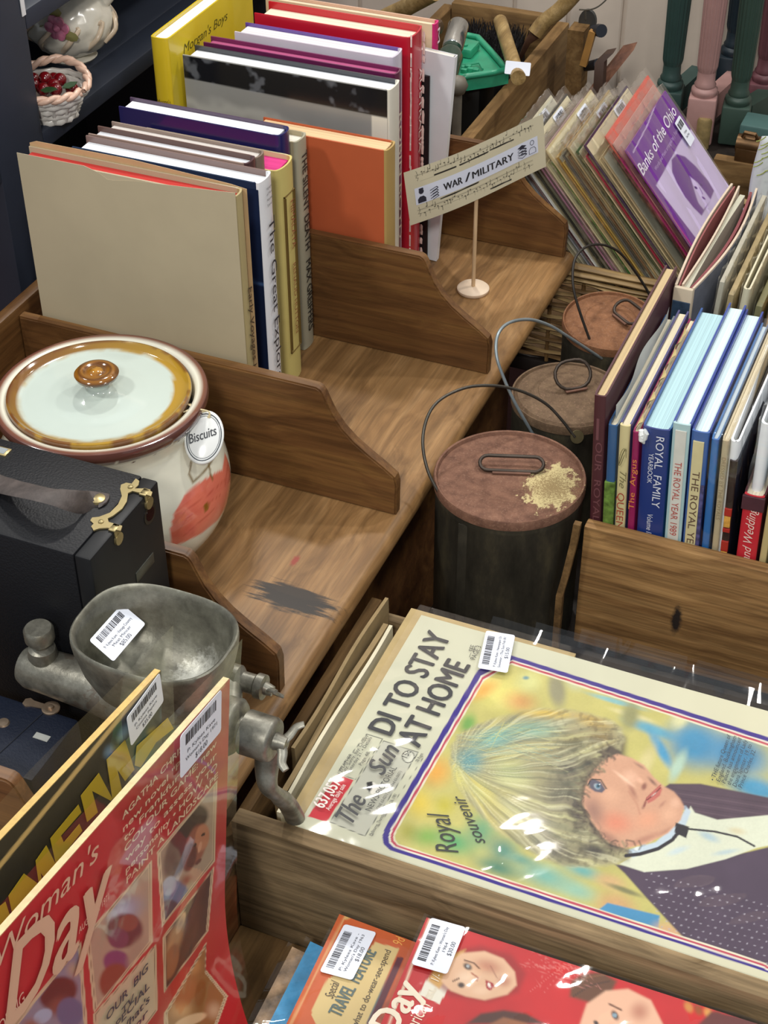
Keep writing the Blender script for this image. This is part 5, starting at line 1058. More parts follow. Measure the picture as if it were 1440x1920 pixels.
bk = rbook('blue and green picture book next to the maroon album', -.3275, .0118, .752, '#2c5482', '#2d5684', '#7d868a', '#e4dcc4', depth=.245, rounded=.15, inset=.004, coat=.3)
b = B(); b.box((-.0002, -.0022, zl(.59)), (.012, .004, zl(.675)), .0008); part('landscape_panel', b, plain('#5d7a35', .4, var=.6, ns=120), bk, 0)
b = B(); b.grid((.006, .01, zl(.753)), (0, .22, 0), (.0, 0, .02), 30, 3, lambda u, v: .003*sin(u*9)*v); part('torn_paper', b, plain('#c3c8c4', .6), bk, 0)
bk = rbook('cream spined book lettered The Queen, torn jacket at its top', -.3145, .0132, .756, '#4b4a78', '#cfc391', '#4b4a78', '#e3d8ba', depth=.255, rounded=.2, inset=.003)
stext(bk, 'lettering', [('QUEEN ELIZABETH', (.003, 0, zl(.665)), (.003, 0, zl(.53)), .0080)], .0034, '#a0402f')
stext(bk, 'script_lettering', [('The', (.0045, 0, zl(.695)), (.0045, 0, zl(.672)), .0075, .4)], .0034, '#77704c')
b = B(); 
for k in range(2): b.tube([Vector((.0066+.004*cos(a/4+k)*(1-.0*a), -.0034, zl(.715)+.012*sin(a/3.2+k*2)+.0*a)) for a in range(22)], .00035, 5)
part('flourish', b, ink('#77704c'), bk, 0)
bk = rbook('thin magenta paperback lettered The Argus, short spine', -.2995, .0092, .7505, '#8a1f52', '#8e1d54', '#8a1f52', '#dcd0b0', depth=.25, rounded=.2, inset=.001)
stext(bk, 'lettering', [('The  Argus', (.0075, 0, zl(.645)), (.0075, 0, zl(.715)), .0062)], .0026, '#d6863f')
b = B(); b.box((.0008, -.0021, zl(.585)), (.0086, .002, zl(.612)), .0004); part('white_band', b, plain('#ddd9d2', .5), bk, 0)
b = B(); b.grid((.002, .004, zl(.752)), (0, .22, 0), (.004, 0, .008), 40, 4, lambda u, v: .002*sin(u*31)*v+.0015*sin(u*57)*v); part('torn_jacket', b, plain('#d8c489', .7), bk, 0)
bk = rbook('wide royal blue book lettered ROYAL FAMILY YEARBOOK Volume II, torn white corner', -.2885, .0315, .761, '#24508f', '#1d3577', '#2c6a9a', '#b4d6dc', depth=.262, rounded=.08, inset=.004, coat=.3)
stext(bk, 'lettering', [('ROYAL  FAMILY', (.0168, 0, zl(.752)), (.0168, 0, zl(.655)), .0088, 0, .004), ('YEARBOOK', (.0098, 0, zl(.728)), (.0098, 0, zl(.687)), .0052), ('Volume II', (.0125, 0, zl(.644)), (.0125, 0, zl(.615)), .0062, .15)], .0022, '#d3d6e2')
b = B(); rr = random.Random(6); b.tube([(-.001+.0022*k, -.003-.001*(k % 2), zl(.757)-.004*(k % 3)) for k in range(5)], [.002, .0045, .005, .004, .001], 7); b.tube([(.000, -.0028, zl(.757)), (.0015, -.0038, zl(.745)), (.004, -.003, zl(.74))], [.003, .004, .001], 7); part('torn_corner', b, plain('#dfe2e0', .7), bk, 0)
bk = rbook('pale blue annual lettered THE ROYAL YEAR 1989', -.2558, .0205, .774, '#2b4490', '#a9c8cb', '#2b4490', '#d8eeee', depth=.265, rounded=.06, inset=.005, coat=.3)
b = B(); b.box((.0042, -.0014, zl(.60)), (.0165, .001, zl(.766)), .0003); part('title_panel', b, plain('#cfcfc6', .5), bk, 0)
stext(bk, 'lettering', [('THE ROYAL YEAR 1989', (.0065, 0, zl(.7245)), (.0065, 0, zl(.622)), .0076)], .0018, '#b0473f')
bk = rbook('dark blue annual lettered THE ROYAL YEAR with a cream title panel', -.2348, .0205, .770, '#253c8c', '#3a5fa0', '#28408e', '#d5eaee', depth=.265, rounded=.1, inset=.006, coat=.4)
b = B(); b.box((.0035, -.0024, zl(.57)), (.0155, .001, zl(.758)), .0003); part('title_panel', b, plain('#cdc294', .5), bk, 0)
stext(bk, 'lettering', [('THE ROYAL YEAR', (.0060, 0, zl(.7185)), (.0060, 0, zl(.598)), .0078)], .0028, '#5d4538')
b = B(); b.box((.0156, -.002, zl(.57)), (.0198, .001, zl(.70)), .0003); part('photo_strip', b, plain('#4b4a78', .4, var=.6, ns=150), bk, 0)
bk = rbook('slim bright blue book in a clear bag beside the annuals', -.2128, .0095, .765, '#2f6fae', '#2a6cb0', '#3d6ea0', '#c9d6da', depth=.25, rounded=.2, inset=.003, coat=.6)
b = B(); b.box((-.001, -.004, zl(.62)), (.0105, .245, zl(.775)), .001); part('plastic_sleeve', b, FILM, bk, 30)
bk = rbook('slim beige booklet with faint lettering beside the bagged blue book', -.2012, .0085, .766, '#bdaf90', '#b9ab8b', '#bdaf90', '#d8ccae', depth=.25, rounded=.15, inset=.001)
stext(bk, 'lettering', [('DRESSED BY THE ROYALS', (.0025, 0, zl(.745)), (.0025, 0, zl(.66)), .0042)], .002, '#8b7d60')
b = B(); b.box((-.001, -.004, zl(.62)), (.0095, .245, zl(.776)), .001); part('plastic_sleeve', b, FILM, bk, 30)
bk = rbook('dark magazine with red and yellow spine patches in the book crate', -.1912, .010, .742, '#1c1c22', '#2a1c1c', '#222634', '#d2b58c', depth=.25, rounded=.15, inset=.001, coat=.4)
for za, zb_ in ((.668, .678), (.645, .650), (.618, .632)): b = B(); b.box((.001, -.0022, zl(za)), (.009, .001, zl(zb_)), .0004); part('red_patch', b, plain('#a32a20', .4), bk, 0)
for za, zb_ in ((.652, .667), (.60, .617)): b = B(); b.box((.0015, -.0022, zl(za)), (.0085, .001, zl(zb_)), .0004); part('yellow_patch', b, plain('#d09a44', .4, var=.3, ns=150), bk, 0)
# folded white magazines in bags
def vmag(label, x, y0, y1, zt, t, col, lean, group, film=True, spread=0, edge='#e9edf0', zb=None, fold=False):
    zb = H0 if zb is None else zb
    m_ = thing('bagged_magazine', label, 'magazine', (x, y0, zb), (0, lean, 0), group); h = zt-zb; L = y1-y0
    b = B()
    if fold:
        for s_ in (0, 1):
            b.grid((s_*t, 0, 0), (0, L, 0), (0, 0, h), 20, 4, lambda u, v, q=s_: (1 if q == 0 else -1)*(-.0)*u)
        b = B(); pts = []
        for k in range(9): a = pi+pi*k/8; pts.append((t/2+t/2*cos(a), .004+t/2*sin(a)))
        outp = [(-spread, L)]+pts+[(t+spread, L)]; inp = [(p[0]*(1-.0)+(.0022 if i < len(outp)/2 else -.0022), p[1]+(.0022 if 0 < i < len(outp)-1 else 0)) for i, p in enumerate(outp)]
        ring = outp+inp[::-1]; bm = bmesh.new(); lo = [bm.verts.new((x_, y_, 0)) for x_, y_ in ring]; hi = [bm.verts.new((x_, y_, h)) for x_, y_ in ring]; n_ = len(outp)
        for i in range(len(ring)): j = (i+1) % len(ring); bm.faces.new((lo[i], lo[j], hi[j], hi[i]))
        for i in range(n_-1): bm.faces.new((hi[i], hi[i+1], hi[-2-i], hi[-1-i]))
        bmesh.ops.recalc_face_normals(bm, faces=bm.faces[:]); b._add(bm)
    else: b.box((0, 0, 0), (t, L, h), .001)
    part('pages', b, plain(edge, .5, var=.02) if fold else [plain(col, .5, var=.15, ns=50)], m_, 30)
    if film:
        b = B(); nu, nv = 50, 30
        for xs in (-.002, t+.002):
            b.grid((xs, -.004, .02), (0, L+.006, 0), (0, 0, h-.012), nu, nv, lambda u, v, q=xs: .0016*sin(u*40+v*9+q*900)+.001*sin(v*30+u*25))
        b.grid((-.002, -.004, .02), (t+.004, 0, 0), (0, 0, h-.012), 3, nv, lambda u, v: .001*sin(v*40))
        part('plastic_sleeve', b, FILM, m_, 60)
    return m_
vmag('folded white magazine in a bag, standing right of the dark magazine', -.1905, 1.431, 1.69, .766, .010, '#e8ecef', -.03, 'white folded magazines in the book crate', fold=True, spread=.004)
vmag('folded white magazine with a crinkled bag near the photo edge, behind the red-spined book', -.166, 1.442, 1.70, .790, .012, '#dfe6ea', -.02, 'white folded magazines in the book crate', fold=True, spread=.003)
vmag('pale blue-grey bagged magazine farthest right in the front row of the book crate', -.146, 1.445, 1.70, .775, .008, '#9fb4bd', -.01, 'white folded magazines in the book crate')
bk = rbook('short red spined book lettered Life and Wedding with maroon boards', -.1732, .0235, .703, '#4b2028', '#c22a36', '#4b2028', '#e8dfc6', depth=.25, rounded=.1, inset=.004, lean=-.03)
stext(bk, 'lettering', [('Life and Wedding', (.0165, 0, zl(.590)), (.0165, 0, zl(.688)), .0098, .35)], .003, '#e3c9bd')
b = B(); b.box((-.0006, -.0032, (.684-H0)), (.0241, .001, (.7025-H0)), .0006); part('bare_spine_top', b, plain('#45202a', .6, var=.2), bk, 0)
rbook('slim cream book at the right of the red spined book', -.1475, .009, .701, '#c3b183', '#bba977', rounded=.15, lean=-.02, depth=.24)
rbook('pale green slim book, last on the right of the front row', -.137, .010, .705, '#a9ad92', '#b7b38d', rounded=.15, lean=-.02, depth=.24)
# ------------------------------------------------------------------ second row: albums and bagged papers
GA = 'albums and bagged papers in the back row of the book crate'
al = thing('photo_album', 'open-jawed cream album with maroon lining and a worn blue spine behind the maroon album', 'album', (-.33, 1.705, H0), (0, 0, -.02), GA)
def leafy(p0, p1, bend_, t=.0022, n=14, h=.33):
    p0, p1 = Vector(p0), Vector(p1); d = p1-p0; w = Vector((-d.y, d.x)).normalized(); o = []
    for k in range(n+1): s = k/n; o.append(p0+d*s+w*bend_*sin(pi*s))
    return o
def sheet(par, nm, p0, p1, bend_, h, t, mat, z0=0):
    b = B(); pts = leafy(p0, p1, bend_); rings = []
    for i, p in enumerate(pts):
        d = (pts[min(i+1, len(pts)-1)]-pts[max(i-1, 0)]).normalized(); w = Vector((-d.y, d.x))*t/2
        rings.append([Vector((p.x+w.x, p.y+w.y, z0)), Vector((p.x+w.x, p.y+w.y, h)), Vector((p.x-w.x, p.y-w.y, h)), Vector((p.x-w.x, p.y-w.y, z0))])
    b.rings(rings); return part(nm, b, mat, par, 30)
hA = .775-H0; CREAMC = plain('#c8b7a2', .5); MAR = plain('#8a4c4c', .6, var=.1); GREYP = plain('#b5b3a0', .7, var=.05)
sheet(al, 'cover', (-.003, .002), (-.006, .285), .006, hA, .0028, CREAMC); sheet(al, 'lining', (.0006, .004), (-.0015, .282), .006, hA-.002, .002, MAR)
sheet(al, 'inner_board', (.004, .008), (.004, .284), -.004, hA-.001, .0025, CREAMC); sheet(al, 'pages', (.0085, .006), (.013, .27), .002, hA-.006, .007, GREYP)
sheet(al, 'lining', (.0155, .004), (.0225, .275), -.010, hA-.002, .0035, plain('#7a3b40', .6, var=.1)); sheet(al, 'cover', (.0185, .002), (.0275, .285), -.012, hA, .0028, CREAMC); sheet(al, 'cover_cloth', (.0202, .004), (.0292, .284), -.012, hA-.003, .0008, plain('#5f6370', .6, var=.2))
b = B(); b.box((-.0045, -.004, 0), (.020, .003, hA), .0025); part('spine', b, plain('#c3b49c', .6), al, 30)
b = B(); b.box((-.0035, -.0052, .0), (.0185, -.0035, hA-.018), .0006); part('spine_label', b, plain('#33485f', .5, var=.35, ns=90), al, 0)
vmag('grey bagged paper with crinkled film right of the open album', -.302, 1.735, 1.975, .775, .006, '#a9a493', .05, GA, zb=H0)
vmag('tan bagged booklet, second right of the open album', -.2885, 1.735, 1.975, .760, .007, '#9a8862', .05, GA, zb=H0)
vmag('pale bagged folder with cream edge, third right of the open album', -.272, 1.73, 1.975, .775, .009, '#c7bfa2', .05, GA, zb=H0, fold=True, spread=.001, edge='#cfc8ac')
vmag('olive bagged magazine, fourth right of the open album', -.253, 1.735, 1.975, .752, .008, '#6d6a45', .05, GA, zb=H0)
vmag('orange-cream bagged magazine, fifth right of the open album', -.236, 1.735, 1.975, .768, .007, '#c09a6a', .05, GA, zb=H0)
vmag('brown bagged magazine near the right photo edge in the back row', -.219, 1.735, 1.975, .758, .008, '#8f7a55', .05, GA, zb=H0)
# ------------------------------------------------------------------ wicker basket of sheet music
bk_x0, bk_x1, bk_y0, bk_y1, bz0, bz1 = -.71, -.275, 2.004, 2.285, TZ+.0006, .598
ws = thing('wicker_basket', 'rectangular split-cane basket with a thick pale rim, filled with sheet music', 'basket', ((bk_x0+bk_x1)/2, (bk_y0+bk_y1)/2, TZ))
CANE = wood('split_cane', '#7d6440', '#a98c5e', '#c8ad7c', 'X', 1.5, .5, fine=.4); CANED = wood('dark_cane', '#4d3a22', '#775a36', '#94744a', 'X', 1.5, .55, fine=.4)
def rrect(x0, x1, y0, y1, r, n=160):
    per = [(x0+r, y0), (x1-r, y0), (x1, y0+r), (x1, y1-r), (x1-r, y1), (x0+r, y1), (x0, y1-r), (x0, y0+r)]; o = []
    for k in range(0, 8, 2):
        a, b_ = Vector(per[k]), Vector(per[k+1]); m_ = 24 if k in (0, 4) else 18
        for i in range(m_): o.append(a+(b_-a)*i/m_)
        c, d = b_, Vector(per[(k+2) % 8])
        corner = {0: Vector((x1, y0)), 2: Vector((x1, y1)), 4: Vector((x0, y1)), 6: Vector((x0, y0))}[k]
        for i in range(5): t = i/5; o.append(c*(1-t)**2+corner*2*t*(1-t)+d*t*t)
    return o
base_path = rrect(bk_x0, bk_x1, bk_y0, bk_y1, .02)
wv = B(); wv2 = B(); nst = 14
for k in range(nst):
    z = bz0+.008+k*(bz1-bz0-.03)/nst; pts = []
    for i, p in enumerate(base_path):
        nx_ = base_path[(i+1) % len(base_path)]-base_path[i-1]; w = Vector((nx_.y, -nx_.x)).normalized(); s = (1 if ((i//3)+k) % 2 else -1); s *= sin(pi*((i % 3)+.5)/3)
        q = p+w*.0034*s; pts.append((q.x, q.y, z+.0008*sin(i*.7+k)))
    (wv if k % 3 else wv2).tube(pts, .0046, 6, loop=True, flat=.6)
part('weave', wv, CANE, ws, 50, True); part('weave', wv2, CANED, ws, 50, True)
b = B()
for i in range(1, len(base_path), 3): p = base_path[i]; b.tube([(p.x, p.y, bz0), (p.x, p.y, bz1-.006)], .0032, 6)
part('stakes', b, CANED, ws, 50, True)
b = B()
for dz, off, r in ((-.010, -.004, .0062), (.0, -.002, .0068), (-.010, .005, .006), (-.021, -.003, .0042)):
    pts = []
    for i, p in enumerate(base_path):
        nx_ = base_path[(i+1) % len(base_path)]-base_path[i-1]; w = Vector((nx_.y, -nx_.x)).normalized(); q = p-w*off; pts.append((q.x, q.y, bz1-.004+dz+.0006*sin(i*.8+dz*900)))
    b.tube(pts, r, 8, loop=True, flat=.75)
part('rim', b, CANE, ws, 50, True)
b = B(); b.box((bk_x0+.008, bk_y0+.008, bz0+.004), (bk_x1-.008, bk_y1-.008, bz0+.012)); part('bottom', b, CANED, ws, 0, True)
# the sleeves lean to the left; each plane holds the Y axis and the falling direction
AL = radians(50); fall = Vector((cos(AL), 0, -sin(AL))); nrm = Vector((sin(AL), 0, cos(AL)))
cols = [('cream', '#cfc4a0'), ('ivory', '#d2cbb0'), ('pale blue-edged', '#bcc3cc'), ('plum', '#6b1f3e'), ('white', '#d6d6cf'), ('black-edged', '#2c2b27'), ('grey-green', '#6f725c'), ('mauve', '#a5728a'), ('dusty pink', '#b08a94'), ('cream', '#c9bd97'), ('green-striped', '#3f7d36'), ('buff', '#bfae82'), ('gold', '#b98f3a'), ('ochre', '#c0a050'), ('slate', '#5d5d58'), ('brown', '#6d5238'), ('tan', '#a58f66'), ('dark green', '#3c5530'), ('cream', '#cdbf98'), ('crimson-edged', '#a32a3c'), ('navy-edged', '#3b2d4d'), ('parchment', '#cbb98e'), ('fawn', '#b5a27c'), ('coral red', '#d0503c'), ('pale pink film-wrapped', '#b98a80'), ('dark brown', '#4e382a'), ('magenta', '#b3286e')]
nS_ = len(cols); tops = []
names = ['first', 'second', 'third', 'fourth', 'fifth', 'sixth', 'seventh', 'eighth', 'ninth', 'tenth', 'eleventh', 'twelfth', 'thirteenth', 'fourteenth', 'fifteenth', 'sixteenth', 'seventeenth', 'eighteenth', 'nineteenth', 'twentieth', 'twenty-first', 'twenty-second', 'twenty-third', 'twenty-fourth', 'twenty-fifth', 'twenty-sixth', 'twenty-seventh']
FILM_S = film_mat('crinkled_sleeve_film', 18, .5, .1, 2.4); GSL = 'sheet music sleeves leaning in the wicker basket'; rr = random.Random(11)
PAPERT = {}
def sleeve(i, label, top, y0, wd_, L, col, face, st=False):
    t = thing('sheet_music', label, 'sheet music', tuple(top+fall*L+Vector((0, y0+wd_/2-top.y, 0))), group=GSL)
    o = Vector((top.x, y0, top.z)); b = B()
    b.prism([(0, 0), (wd_, 0), (wd_, L), (0, L)], o-nrm*.0012, (0, 1, 0), fall, nrm*.0022); part('cover', b, [plain(col, .5, var=.1)], t, 0, True)
    if face:
        b = B(); b.prism([(.003, .003), (wd_-.003, .003), (wd_-.003, L), (.003, L)], o+nrm*.0011, (0, 1, 0), fall, nrm*.0002); part('front_page', b, plain(face, .6, var=.08, ns=30), t, 0, True)
    b = B(); nu, nv = 26, 22; ph = rr.uniform(0, 9); e = .011
    for sgn in (1, -1):
        b.grid(o-Vector((0, .005, 0))-fall*e+nrm*.0021*sgn, Vector((0, wd_+.01, 0)), fall*(L*.8), nu, nv, lambda u, v, s=sgn: s*(.0008*sin(u*26+ph+v*6)+.0006*sin(u*61+ph*2)*(1-v)))
    b.grid(o-Vector((0, .005, 0))-fall*e-nrm*.0021, Vector((0, wd_+.01, 0)), nrm*.0042, nu, 1, lambda u, v: .0012*sin(u*50+ph))
    b.grid(o-Vector((0, .005, 0))-fall*e-nrm*.0021, fall*(L*.8), nrm*.0042, nv, 1, lambda u, v: .0010*sin(u*40+ph))
    part('plastic_sleeve', b, FILM_S, t, 60, True)
    if st:
        sticker(t, o+Vector((0, wd_*.60, 0))+fall*.004+nrm*.0032, (0, 1, 0), fall, .042, .034, [], nrm)
    return t, o
for i, (cn, hx) in enumerate(cols):
    f = i/(nS_-1); top = Vector((-.652+.158*f, 2.02, .722+.048*f))-fall*(.024 if i in (1, 5, 11, 16, 20) else rr.uniform(-.004, .014)); top.y = 2.02
    if cn == 'coral red': top = Vector((-.5175, 2.02, .795))
    if cn.startswith('pale pink'): top = Vector((-.5055, 2.02, .786))
    face = None if cn in ('coral red', 'magenta', 'pale pink film-wrapped') else rr.choice(['#d6cba8', '#cfc6a6', '#d9d0b2', '#c9c8b4'])
    wd_ = .205+rr.uniform(-.012, .012)+(.015 if cn == 'coral red' else 0); y0 = 2.019+rr.uniform(-.003, .004)
    sleeve(i, '%s sheet music sleeve, %s from the left in the wicker basket' % (cn, names[i]), top, y0, wd_, .27, hx, hx if face is None else face, i in (1, 5, 11, 16, 20))
pt, o = sleeve(99, 'purple sheet music titled Banks of the Ohio, frontmost sleeve in the wicker basket', Vector((-.4855, 2.01, .7835)), 2.012, .208, .27, '#7a1c86', '#6d1a8c')
me, P = sheet_mesh(o+nrm*.0015, Vector((0, .208, 0)), fall*.27, 150, 190); px, py = prj(P); X, Y = (px-880)*2.5714, py*2.5714
A = Art(X, Y, '#651a8a'); A.mottle(60, .12, 3)
A.poly([(900, 895), (1040, 640), (1110, 600), (1400, 1010), (1260, 1290), (1200, 1290)], '#c7b8dc', 4); A.mottle(90, .06, 9)
A.poly([(1105, 640), (1150, 640), (1270, 830), (1240, 850), (1180, 760)], '#6a2a96', 6); A.poly([(975, 770), (1000, 742), (1040, 755), (1090, 800), (1150, 870), (1180, 920), (1160, 970), (1120, 1040), (1080, 1000), (1040, 950), (1000, 880), (978, 830)], '#5f1d86', 8)
A.poly([(1062, 850), (1100, 880), (1140, 930), (1165, 965), (1130, 1010), (1100, 975), (1080, 930)], '#c3b2da', 8); A.ell(1092, 905, 12, 7, '#4b1670', 40, .5); A.ell(1118, 890, 10, 6, '#4b1670', 40, .5); A.line([(1110, 905), (1125, 935)], 4, '#8f6ab4', 3); A.ell(1130, 955, 14, 6, '#5f1d86', 40, .5); A.line([(1060, 860), (1090, 960), (1110, 1010)], 14, '#5f1d86', 8)
A.line([(1110, 600), (1420, 1010)], 40, '#7d2a9c', 8)
A.line([(750, 750), (800, 830), (1060, 1200)], 46, '#b02a80', 10, .8)
A.line([(790, 735), (860, 600), (925, 430)], 5, '#d9c6e6', 4, .8)
colour(me, A.C); part('printed_cover', me, paint_mat('sleeve_cover', .4), pt, 0, True)
Zp_ = lambda x, y: apl(880+x/2.5714, y/2.5714, o+nrm*.0016, nrm)
part('lettering', letters([('Banks of the Ohio', Zp_(838, 850), Zp_(1000, 545), .0165, .2, .02)], nrm, .0004), ink('#ded6e6'), pt, 0, True)
part('small_lettering', letters([('Words and Music arranged by J. Farrar', Zp_(900, 825), Zp_(1010, 625), .0055)], nrm, .0004), ink('#b99ad0'), pt, 0, True)
Q0, Q1, Q2 = Zp_(1012, 545), Zp_(1068, 628), Zp_(982, 600); uu = Q0-Q2
sticker(pt, Q2+nrm*.003, uu, fall, .028, .042, ['P: Kylees', 'Sheet Music'], nrm)
# ------------------------------------------------------------------ old wooden toolbox with tools, behind the rack
OLDW = wood('old_toolbox_wood', '#5d4529', '#826540', '#a08358', 'Y', .8, .7, fine=.4, spec=.2); OLDX = wood('old_toolbox_wood_end', '#523c25', '#775c3a', '#957850', 'X', .8, .7, fine=.4, spec=.2)
tb = thing('wooden_toolbox', 'long open wooden toolbox filled with old tools behind the rack', 'toolbox', (-.92, 2.52, TZ))
zT = .62
for lo, hi, mt, nm in (((-.826, 2.24, TZ+.0006), (-.803, 2.80, zT), OLDW, 'side_board'), ((-1.052, 2.24, TZ+.0006), (-1.03, 2.80, zT), OLDW, 'side_board'), ((-1.0295, 2.778, TZ+.0006), (-.8265, 2.80, zT+.012), OLDX, 'end_board'), ((-1.0295, 2.24, TZ+.0006), (-.8265, 2.262, zT-.02), OLDX, 'end_board'), ((-1.0295, 2.2625, TZ+.0006), (-.8265, 2.7775, TZ+.012), plain('#2b2119', .8), 'bottom_board')):
    b = B(); b.box(lo, hi, .003, 2); part(nm, b, mt, tb, 40, True)
def pole(name, label, cat, pts, r, mat, grp=None):
    t = thing(name, label, cat, tuple(min((Vector(p) for p in pts), key=lambda q: q.z)), group=grp); b = B(); b.tube(bez(pts, 30) if len(pts) > 2 else pts, r, 18); part('shaft', b, mat, t, 50, True); return t
HW = wood('worn_handle_wood', '#7a6038', '#a08555', '#bda272', 'Y', 1.4, .5, fine=.4)
pole('tool_handle', 'thick pale wooden handle sticking up at the far left of the toolbox', 'handle', [(-1.042, 2.62, .63), az(715, 42, .66), az(760, 15, .70), az(815, -15, .75)], .0155, HW)
h2 = pole('tool_handle', 'grey-brown round handle lying across the right side of the toolbox', 'handle', [ay(972, 146, 2.40), ay(955, 95, 2.52), ay(938, 40, 2.66)], .0125, HW)
st = az(966, 122, .66); sticker(h2, ay(950, 116, 2.42)+Vector((0, -.004, .004)), (1, .15, 0), (.1, -.5, -.6), .042, .022, [], (.05, -.75, .65), bars=False)
h3 = pole('file', 'wooden-handled tool with a rusty tang leaning out of the toolbox', 'tool', [az(1003, 64, .655), az(1020, 42, .675), az(1050, 18, .70), az(1085, -20, .74)], .014, HW)
b = B(); b.tube([az(1003, 64, .655), az(990, 78, .64), az(976, 108, .60), az(972, 118, .58)], [.010, .006, .004, .003], 10); part('tang', b, plain('#5a3d2e', .8, .4, var=.3), h3, 50, True)
# green casting
gc = thing('green_casting', 'green painted cast-metal tool with a shallow raised-rim tray in the toolbox', 'tool', tuple(az(890, 120, .60)))
g0 = [(858, 72), (872, 69), (896, 74), (920, 100), (944, 128), (954, 134), (926, 140), (872, 148), (856, 150), (846, 110)]
GRN = plain('#2f9a75', .4, var=.15, coat=.3)
b = B(); pt3 = [az(x, y, .645) for x, y in g0]; b.rings([[p-Vector((0, 0, .022)) for p in pt3], pt3]); part('tray', b, GRN, gc, 30, True)
b = B(); b.tube([p+Vector((0, 0, .004)) for p in pt3], .0055, 8, loop=True); part('rim', b, GRN, gc, 50, True)
b = B(); p = az(877, 92, .654); b.box((p.x-.018, p.y-.02, .645), (p.x+.014, p.y+.025, .662), .004); b.tube([(p.x-.004, p.y-.006, .66), (p.x-.004, p.y-.006, .665)], .006, 14)
for q in ((870, 134), (882, 132), (892, 134), (866, 128), (878, 127)): w = az(*q, .647); b.box((w.x-.005, w.y-.004, .644), (w.x+.005, w.y+.004, .652), .001)
q0, q1 = az(862, 122, .65), az(905, 130, .65); b.tube([q0, az(898, 118, .65), q1], .002, 6); part('fittings', b, GRN, gc, 40, True)
b = B(); b.box((p.x-.05, p.y-.055, TZ+.014), (p.x+.045, p.y+.03, .615), .01); part('base', b, plain('#161514', .5), gc, 40, True)
cp_ = thing('chrome_capped_bottle', 'dark green bottle with a tall chrome cap beside the green casting', 'bottle', tuple(ay(846, 100, 2.37)))
a0, a1 = ay(848, 92, 2.38), ay(860, 47, 2.44); d = (a1-a0)
b = B(); b.tube([a0, a0+d*.05, a0+d*.95, a1], [.0165, .0175, .0175, .0165], 24); part('cap', b, plain('#b9bcbc', .12, .95, var=.02), cp_, 40, True)
b = B(); b.tube([a0-d*1.6, a0-d*.35, a0-d*.05], [.022, .022, .015], 20); b.tube([a0-d*.12, a0], [.017, .017], 20); part('bottle', b, plain('#17372c', .15, coat=.5), cp_, 40, True)
br = thing('bristle_brush', 'black bristle brush lying at the far end of the toolbox', 'brush', tuple(az(920, 70, .56)))
b = B(); rr = random.Random(21); 
p = az(925, 66, .60); b.box((p.x-.06, p.y-.08, TZ+.013), (p.x+.05, p.y+.08, .585), .01)
part('back', b, plain('#191615', .8), br, 40, True); b = B()
for k in range(900):
    x = p.x+rr.uniform(-.062, .052); y = p.y+rr.uniform(-.082, .082); b.tube([(x, y, .575), (x+rr.uniform(-.012, .012), y+rr.uniform(-.012, .012), .60+rr.random()*.018)], [.0016, .0005], 3)
part('bristles', b, plain('#1e1b1c', .6), br, 0, True, kind='stuff')
kb = thing('knobbed_rod', 'dark round wooden knob on a rod beside the chrome cap', 'rod', tuple(ay(818, 62, 2.5))); b = B(); q = ay(818, 50, 2.5); b.lathe([(.001, -.012), (.010, -.010), (.0135, 0), (.010, .010), (.001, .0125)], tuple(q), 20); b.tube([q-Vector((0, 0, .16)), q-Vector((0, 0, .008))], .006, 10); part('knob', b, plain('#4e3a28', .5), kb, 50, True)
gk = thing('ball_ended_rod', 'greyish round knob end low beside the white paperback', 'rod', tuple(ay(858, 165, 2.28)+Vector((0, 0, -.1)))); b = B(); q = ay(858, 160, 2.28); b.lathe([(.001, -.017), (.012, -.012), (.017, 0), (.012, .012), (.001, .017)], tuple(q), 24); b.tube([q-Vector((0, 0, .15)), q], .008, 10); part('knob', b, plain('#6d675c', .5, var=.2), gk, 50, True)
# clamp on the toolbox end
cl = thing('wooden_clamp', 'wooden clamp with dark screw knobs at the far right end of the toolbox', 'clamp', (-.75, 2.74, TZ))
Yc = 2.70
def plank(p0, p1, w, t, mat, par, nm):
    p0, p1 = Vector(p0), Vector(p1); d = (p1-p0).normalized(); s = d.cross(Vector((0, 1, 0))).normalized(); b = B(); b.rings([[p+s*w*a+Vector((0, t*c, 0)) for a, c in ((-.5, -.5), (.5, -.5), (.5, .5), (-.5, .5))] for p in (p0, p1)]); return part(nm, b, mat, par, 0, True)
q = ay(1082, 150, Yc); plank(ay(1086, 50, Yc), Vector((q.x, q.y, TZ+.001)), .030, .04, OLDW, cl, 'jaw'); plank(ay(1112, 58, Yc-.03), ay(1094, 122, Yc-.03), .012, .012, plain('#a97c42', .5, var=.15), cl, 'strip')
KN = plain('#20242c', .35); b = B(); q = ay(1112, 54, Yc-.01); q2 = ay(1128, 58, Yc-.03); b.tube([q, q+(q2-q)*.5, q+(q2-q)*.6, q2], [.007, .007, .011, .0115], 16); part('screw_knob', b, KN, cl, 50, True); b = B(); q = ay(1098, 125, Yc); q2 = ay(1122, 120, Yc-.02); b.tube([q, q2], [.008, .010], 14); part('screw_knob', b, KN, cl, 50, True)
b = B(); q = ay(1102, 40, Yc+.02); b.rings([[q+Vector((.016*cos(2*pi*k/24), y, .022*sin(2*pi*k/24))) for k in range(24)] for y in (-.004, .004)]); part('plate', b, plain('#5d5f60', .4, .6), cl, 40, True)
b = B(); b.tube(bez([ay(1086, 18, Yc), ay(1106, 18, Yc), ay(1122, 12, Yc), ay(1138, -2, Yc), ay(1146, -14, Yc)], 24), .0014, 6); b.tube([ay(1098, 18, Yc), ay(1098, 36, Yc)], .0016, 6); part('wire', b, plain('#77746a', .4, .7), cl, 50, True)
